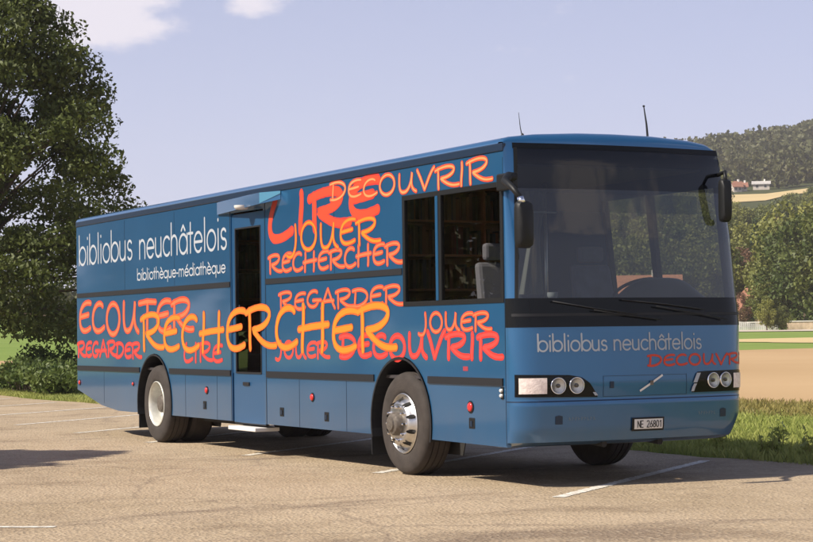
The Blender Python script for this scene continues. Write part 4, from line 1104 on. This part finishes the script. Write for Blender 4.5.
def hill_tree(px, r, k, s, label):
    x, y = polar(px, r); root = empty('hill_tree', (x, y, float(T(x, y))-.1), rng.uniform(0, 6.28)); root.scale = (s, s, s*rng.uniform(.9, 1.15))
    tag(root, label, 'tree', 'trees on the wooded hillside behind the village')
    for nm, me in (('crown', crowns[k]), ('trunk', trunk_me)):
        o = bpy.data.objects.new(nm, me); COL.objects.link(o); o.parent = root
    return root
def whereabouts(px, r):
    if px > 813: return 'right of the picture edge'
    if px < 715: return 'seen through or hidden behind the bus'
    a = 'just right of the bus' if px < 745 else 'above the village house' if px < 775 else 'towards the right edge'
    d = 'in the front row by the lane' if r < 262 else 'low on the slope' if r < 340 else 'halfway up the lower wood' if r < 470 else 'just below the yellow field'
    return f'{d} {a}'
spots = [(806, 238, 1, 1.30), (785, 246, 3, 1.2), (828, 232, 0, 1.35), (776, 256, 0, 1.05), (742, 268, 4, .8), (760, 272, 4, .9), (740, 240, 4, .42), (764, 238, 0, .52), (748, 244, 3, .22), (735, 268, 2, .9), (722, 262, 0, 1.0), (799, 262, 3, 1.4), (766, 217, 0, .34), (781, 218, 3, .26), (742, 300, 4, 1.15),
         (700, 258, 1, 1.0), (682, 262, 0, 1.1), (664, 256, 3, .9), (645, 262, 1, 1.1), (620, 260, 0, 1.0), (850, 240, 3, 1.2), (875, 246, 0, 1.2), (713, 280, 0, 1.2)]
r2 = random.Random(77)
for r in np.arange(290, 630, 21):
    step = 21*2200/r*.28
    px = 560+r2.uniform(0, step)
    while px < 900:
        if not (735 < px < 765 and r < 300): spots.append((px+r2.uniform(-5, 5), r+r2.uniform(-8, 8), r2.choice((0, 1, 2, 3, 0, 1, 3, 5, 0, 4 if r < 400 else 2)), r2.uniform(.85, 1.35)))
        px += step*r2.uniform(.75, 1.3)
LIM = [(500, 150), (725, 118), (768, 118), (790, 129), (840, 145), (900, 155)]
for i, (px, r, k, s) in enumerate(spots):
    gz = float(T(*polar(px, r))); top = (gz+10.3*s*(1.25 if k == 5 else 1)-1.4)*FPX/r
    if px > 715 and top > lerp(LIM, px):
        s *= max(.2, (lerp(LIM, px)*r/FPX+1.4-gz)/(top*r/FPX+1.4-gz))
        if s < .3 or k == 5: continue
    hill_tree(px, r, k, s, f'{KIND[k]} tree {whereabouts(px, r)}')

# the upper wood as one mass
base = []
qq = np.random.default_rng(4)
unitB = qq.normal(size=(150, 3)); unitB /= np.linalg.norm(unitB, axis=1)[:, None]; unitB *= (qq.random(150)**.3)[:, None]*np.array([4.2, 4.2, 4.5]); unitB[:, 2] += 6
zc_ = qq.random(150)**1.4; ang = qq.random(150)*6.28; unitC = np.stack([np.cos(ang)*(1-zc_)*2.8, np.sin(ang)*(1-zc_)*2.8, 2+zc_*9.5], 1)
VV = []
cnt = 0
for r in np.concatenate([np.arange(700, 1100, 12.0), np.arange(1100, 1180, 14.)]):
    step = 7.5*FPX/r; px = 480+qq.random()*step
    while px < 960:
        rr = r+qq.uniform(-5, 5); lim = lerp([(500, 690), (768, 700), (790, 712), (840, 736), (960, 760)], px)
        gap = (728 < px < 775 and rr < 722)
        if rr > lim and not gap:
            x, y = polar(px, rr); s = qq.uniform(.7, 1.25); u = unitC if qq.random() < .10 else unitB
            a = qq.random()*6.28; ca, sa = math.cos(a), math.sin(a)
            p = u*s; p = np.stack([p[:, 0]*ca-p[:, 1]*sa, p[:, 0]*sa+p[:, 1]*ca, p[:, 2]], 1)+np.array([x, y, float(T(x, y))-1]); VV.append(p)
        px += step*qq.uniform(.7, 1.3)
VV = np.vstack(VV)
wood = npmesh('far_wood', *leaf_quads(VV, .95, .85, q=qq), M['wood_mass'], kind='stuff')
tag(wood, 'hazy far wood covering the upper hillside', 'forest')
# low distant trees left of the bus behind the meadow
VV = []
for r in (300, 330, 420):
    for px in np.arange(-220, 140, 5):
        x, y = polar(px+qq.uniform(-3, 3), r+qq.uniform(-10, 10)); s = qq.uniform(.35, .75)
        VV.append(unitB*s+np.array([x, y, float(T(x, y))-.5]))
hb = npmesh('far_hedge', *leaf_quads(np.vstack(VV), .4, .8, q=qq), M['wood_mass'], kind='stuff'); tag(hb, 'low far hedge behind the left meadow', 'hedge')

# ------------------------------------------------------------------ village
M['cream_wall'] = mat('cream_render', (.70, .50, .33), .9, var=.08, vscale=2)
M['white_wall'] = mat('white_render', (.80, .76, .70), .9, var=.06, vscale=2)
M['dull_wall'] = mat('faded_render', (.52, .46, .40), .9, var=.1, vscale=1)
M['tile'] = mat('red_roof_tiles', (.27, .12, .075), .85, var=.3, vscale=3)
M['tile_or'] = mat('orange_roof_tiles', (.45, .20, .12), .85, var=.2, vscale=3)
M['tile_gr'] = mat('grey_roof', (.42, .40, .38), .85, var=.2, vscale=3)
M['shade_glass'] = mat('dark_window', (.03, .035, .04), .2)
def house(px, r, w_, d, hw, hr, wall, roof, label, rot=0., chimney=True, ridge='x'):
    x, y = polar(px, r); ang = math.atan2(CAM[1]-y, CAM[0]-x)+math.pi/2+rot
    root = empty('house', (x, y, float(T(x, y))-.3), ang); tag(root, label, 'house', 'houses of the village and hillside')
    b = MB()
    if ridge == 'x':
        b.add([(-w_/2, -d/2, 0), (w_/2, -d/2, 0), (w_/2, d/2, 0), (-w_/2, d/2, 0), (-w_/2, -d/2, hw), (w_/2, -d/2, hw), (w_/2, d/2, hw), (-w_/2, d/2, hw), (-w_/2, 0, hw+hr), (w_/2, 0, hw+hr)],
              [(0, 1, 5, 4), (1, 2, 6, 9, 5), (2, 3, 7, 6), (3, 0, 4, 8, 7)])
    else:
        b.add([(-w_/2, -d/2, 0), (w_/2, -d/2, 0), (w_/2, d/2, 0), (-w_/2, d/2, 0), (-w_/2, -d/2, hw), (w_/2, -d/2, hw), (w_/2, d/2, hw), (-w_/2, d/2, hw), (0, -d/2, hw+hr), (0, d/2, hw+hr)],
              [(0, 1, 5, 8, 4), (1, 2, 6, 5), (2, 3, 7, 9, 6), (3, 0, 4, 7)])
    b.build('wall', M[wall], root)
    b = MB(); e = .5; t = .25
    for s in (-1, 1):
        if ridge == 'x':
            y0 = s*(d/2+e); z0 = hw-e*hr/(d/2)
            b.add([(-w_/2-e, y0, z0), (w_/2+e, y0, z0), (w_/2+e, 0, hw+hr), (-w_/2-e, 0, hw+hr), (-w_/2-e, y0, z0+t), (w_/2+e, y0, z0+t), (w_/2+e, 0, hw+hr+t), (-w_/2-e, 0, hw+hr+t)],
                  [(0, 1, 2, 3), (4, 7, 6, 5), (0, 4, 5, 1), (1, 5, 6, 2), (3, 2, 6, 7), (0, 3, 7, 4)])
        else:
            x0 = s*(w_/2+e); z0 = hw-e*hr/(w_/2)
            b.add([(x0, -d/2-e, z0), (x0, d/2+e, z0), (0, d/2+e, hw+hr), (0, -d/2-e, hw+hr), (x0, -d/2-e, z0+t), (x0, d/2+e, z0+t), (0, d/2+e, hw+hr+t), (0, -d/2-e, hw+hr+t)],
                  [(0, 1, 2, 3), (4, 7, 6, 5), (0, 4, 5, 1), (1, 5, 6, 2), (3, 2, 6, 7), (0, 3, 7, 4)])
    ro = b.build('roof', M[roof], root)
    if chimney: MB().box(w_*.15, w_*.15+.6, -.3, .4, hw+hr*.6, hw+hr+.9).build('chimney', M['white_wall'], ro)
    rows = max(1, int(hw//2.6)); ncol = max(2, int(w_//2.6))
    for j in range(rows):
        for i in range(ncol):
            cx_ = -w_/2+w_*(i+.5)/ncol; cz = 1.5+2.7*j
            wn = MB().box(cx_-.45, cx_+.45, -d/2-.03, -d/2+.05, cz-.6, cz+.6).build('window', M['shade_glass'], root)
            MB().box(cx_-.55, cx_+.55, -d/2-.08, -d/2-.031, cz-.72, cz-.62).build('sill', M['white_wall'], wn)
    return root
house(752, 252, 4.2, 6, 2.8, 2.3, 'cream_wall', 'tile', 'cream gabled house with brown red roof among trees at the lane', ridge='y', rot=.25)
house(765, 300, 9, 7, 3.6, 3.6, 'cream_wall', 'tile', 'brown roofed house behind the cream gabled house', rot=-.2)
house(757, 385, 4, 4, 3.6, 1.6, 'white_wall', 'tile_gr', 'small white house glimpsed between the trees up the slope')
house(738, 703, 3.2, 3.4, 2.4, 1.7, 'dull_wall', 'tile', 'white house with brown red roof at the edge of the hill field', ridge='x', rot=.35)
house(744.5, 706, 2.8, 3.4, 2.0, 1.4, 'dull_wall', 'tile', 'cream house with brown red roof beside the white hill house', rot=.1)
house(763, 712, 6, 3.4, 2.3, .9, 'dull_wall', 'tile_gr', 'long white hill house with low grey roof')
house(760, 850, 5, 5, 5, 1.3, 'dull_wall', 'tile_gr', 'lone pale house high in the far wood')
house(640, 250, 10, 8, 4, 3, 'cream_wall', 'tile_or', 'orange roofed house seen through the windscreen of the bus')
# fence with pickets along the lane
x0, y0 = polar(728, 222); x1, y1 = polar(778, 222); fr = empty('garden_fence', (x0, y0, float(T(x0, y0)))); tag(fr, 'long white garden fence along the lane in front of the village', 'fence')
L = math.hypot(x1-x0, y1-y0); fr.rotation_euler = (0, 0, math.atan2(y1-y0, x1-x0)); dzs = float(T(x1, y1)-T(x0, y0))/L
b = MB(); n = int(L/.22)
for i in range(n):
    xx = i*L/n; b.box(xx, xx+.19, -.02, .02, dzs*xx-.1, dzs*xx+.85+.12*math.sin(i*.37)+.1*rng.random())
b.build('picket_panel', mat('weathered_white_wood', (.55, .53, .50), .9, var=.3, vscale=.6), fr)
b = MB()
for z in (.35, .85): b.add([(0, .021, z), (L, .021, z+dzs*L), (L, .06, z+dzs*L), (0, .06, z), (0, .021, z+.1), (L, .021, z+.1+dzs*L), (L, .06, z+.1+dzs*L), (0, .06, z+.1)], [(0,3,2,1),(4,5,6,7),(0,1,5,4),(1,2,6,5),(2,3,7,6),(3,0,4,7)])
b.build('rail', M['white_wall'], fr)
x0, y0 = polar(786, 222); wl = empty('garden_wall', (x0, y0, float(T(x0, y0)))); tag(wl, 'low pale stone garden wall at the right edge of the lane', 'wall')
MB().box(0, 16, -.2, .2, -.3, .9).build('wall_body', mat('pale_stone', (.50, .38, .27), .9, var=.25, vscale=2, bump=.6, bscale=4), wl)
MB().box(-.1, 16.1, -.28, .28, .902, 1.0).build('coping', M['white_wall'], wl)
wl.rotation_euler = (0, 0, math.atan2(y1-y0, x1-x0) if False else YAW-math.radians(90)-math.radians(190)+math.radians(180))
# the tree whose shadow lies on the tarmac left of the camera's view
big_tree('broadleaf_tree', (-8.0, -10.7, 0), 8.5, 3.0, 3.2, 61, 36000, .12, 'broadleaf tree outside the picture that shades the tarmac at left')

for i, (tx, ty, lb) in enumerate(((-40, -14.5, 'nearest of the unseen trees added to darken the window reflections'), (-46, -21, 'second unseen tree added across the car park to darken reflections'), (-38, -27, 'third unseen tree added across the car park to darken reflections'),
                                  (-52, -31, 'fourth unseen tree added across the car park to darken reflections'), (-60, -17, 'farthest unseen tree added across the car park to darken reflections'), (-44, -37, 'last unseen tree of the added row that darkens reflections'))):
    root = empty('reflection_tree', (tx, ty, float(T(tx, ty))), i*1.3); root.scale = (1.25, 1.25, 1.2); tag(root, lb, 'tree', 'unseen trees added to darken window reflections')  # unseen trees, added so the side windows and door glass reflect something dark
    for nm, me in (('crown', crowns[i % 4]), ('trunk', trunk_me)):
        o = bpy.data.objects.new(nm, me); COL.objects.link(o); o.parent = root

# ------------------------------------------------------------------ haze
hz = bpy.data.materials.new('haze_air'); hz.use_nodes = True; t = hz.node_tree; t.nodes.clear()
pv = t.nodes.new('ShaderNodeVolumePrincipled'); pv.inputs['Color'].default_value = (.93, .90, .97, 1); pv.inputs['Density'].default_value = .0002; pv.inputs['Anisotropy'].default_value = .2
o = t.nodes.new('ShaderNodeOutputMaterial'); t.links.new(pv.outputs[0], o.inputs['Volume'])
MB().box(CAM[0]-1440, CAM[0]+1440, CAM[1]-1440, CAM[1]+1440, -9, 150).build('haze', hz, kind='stuff')
S.cycles.volume_bounces = 1 if hasattr(S, 'cycles') else 0
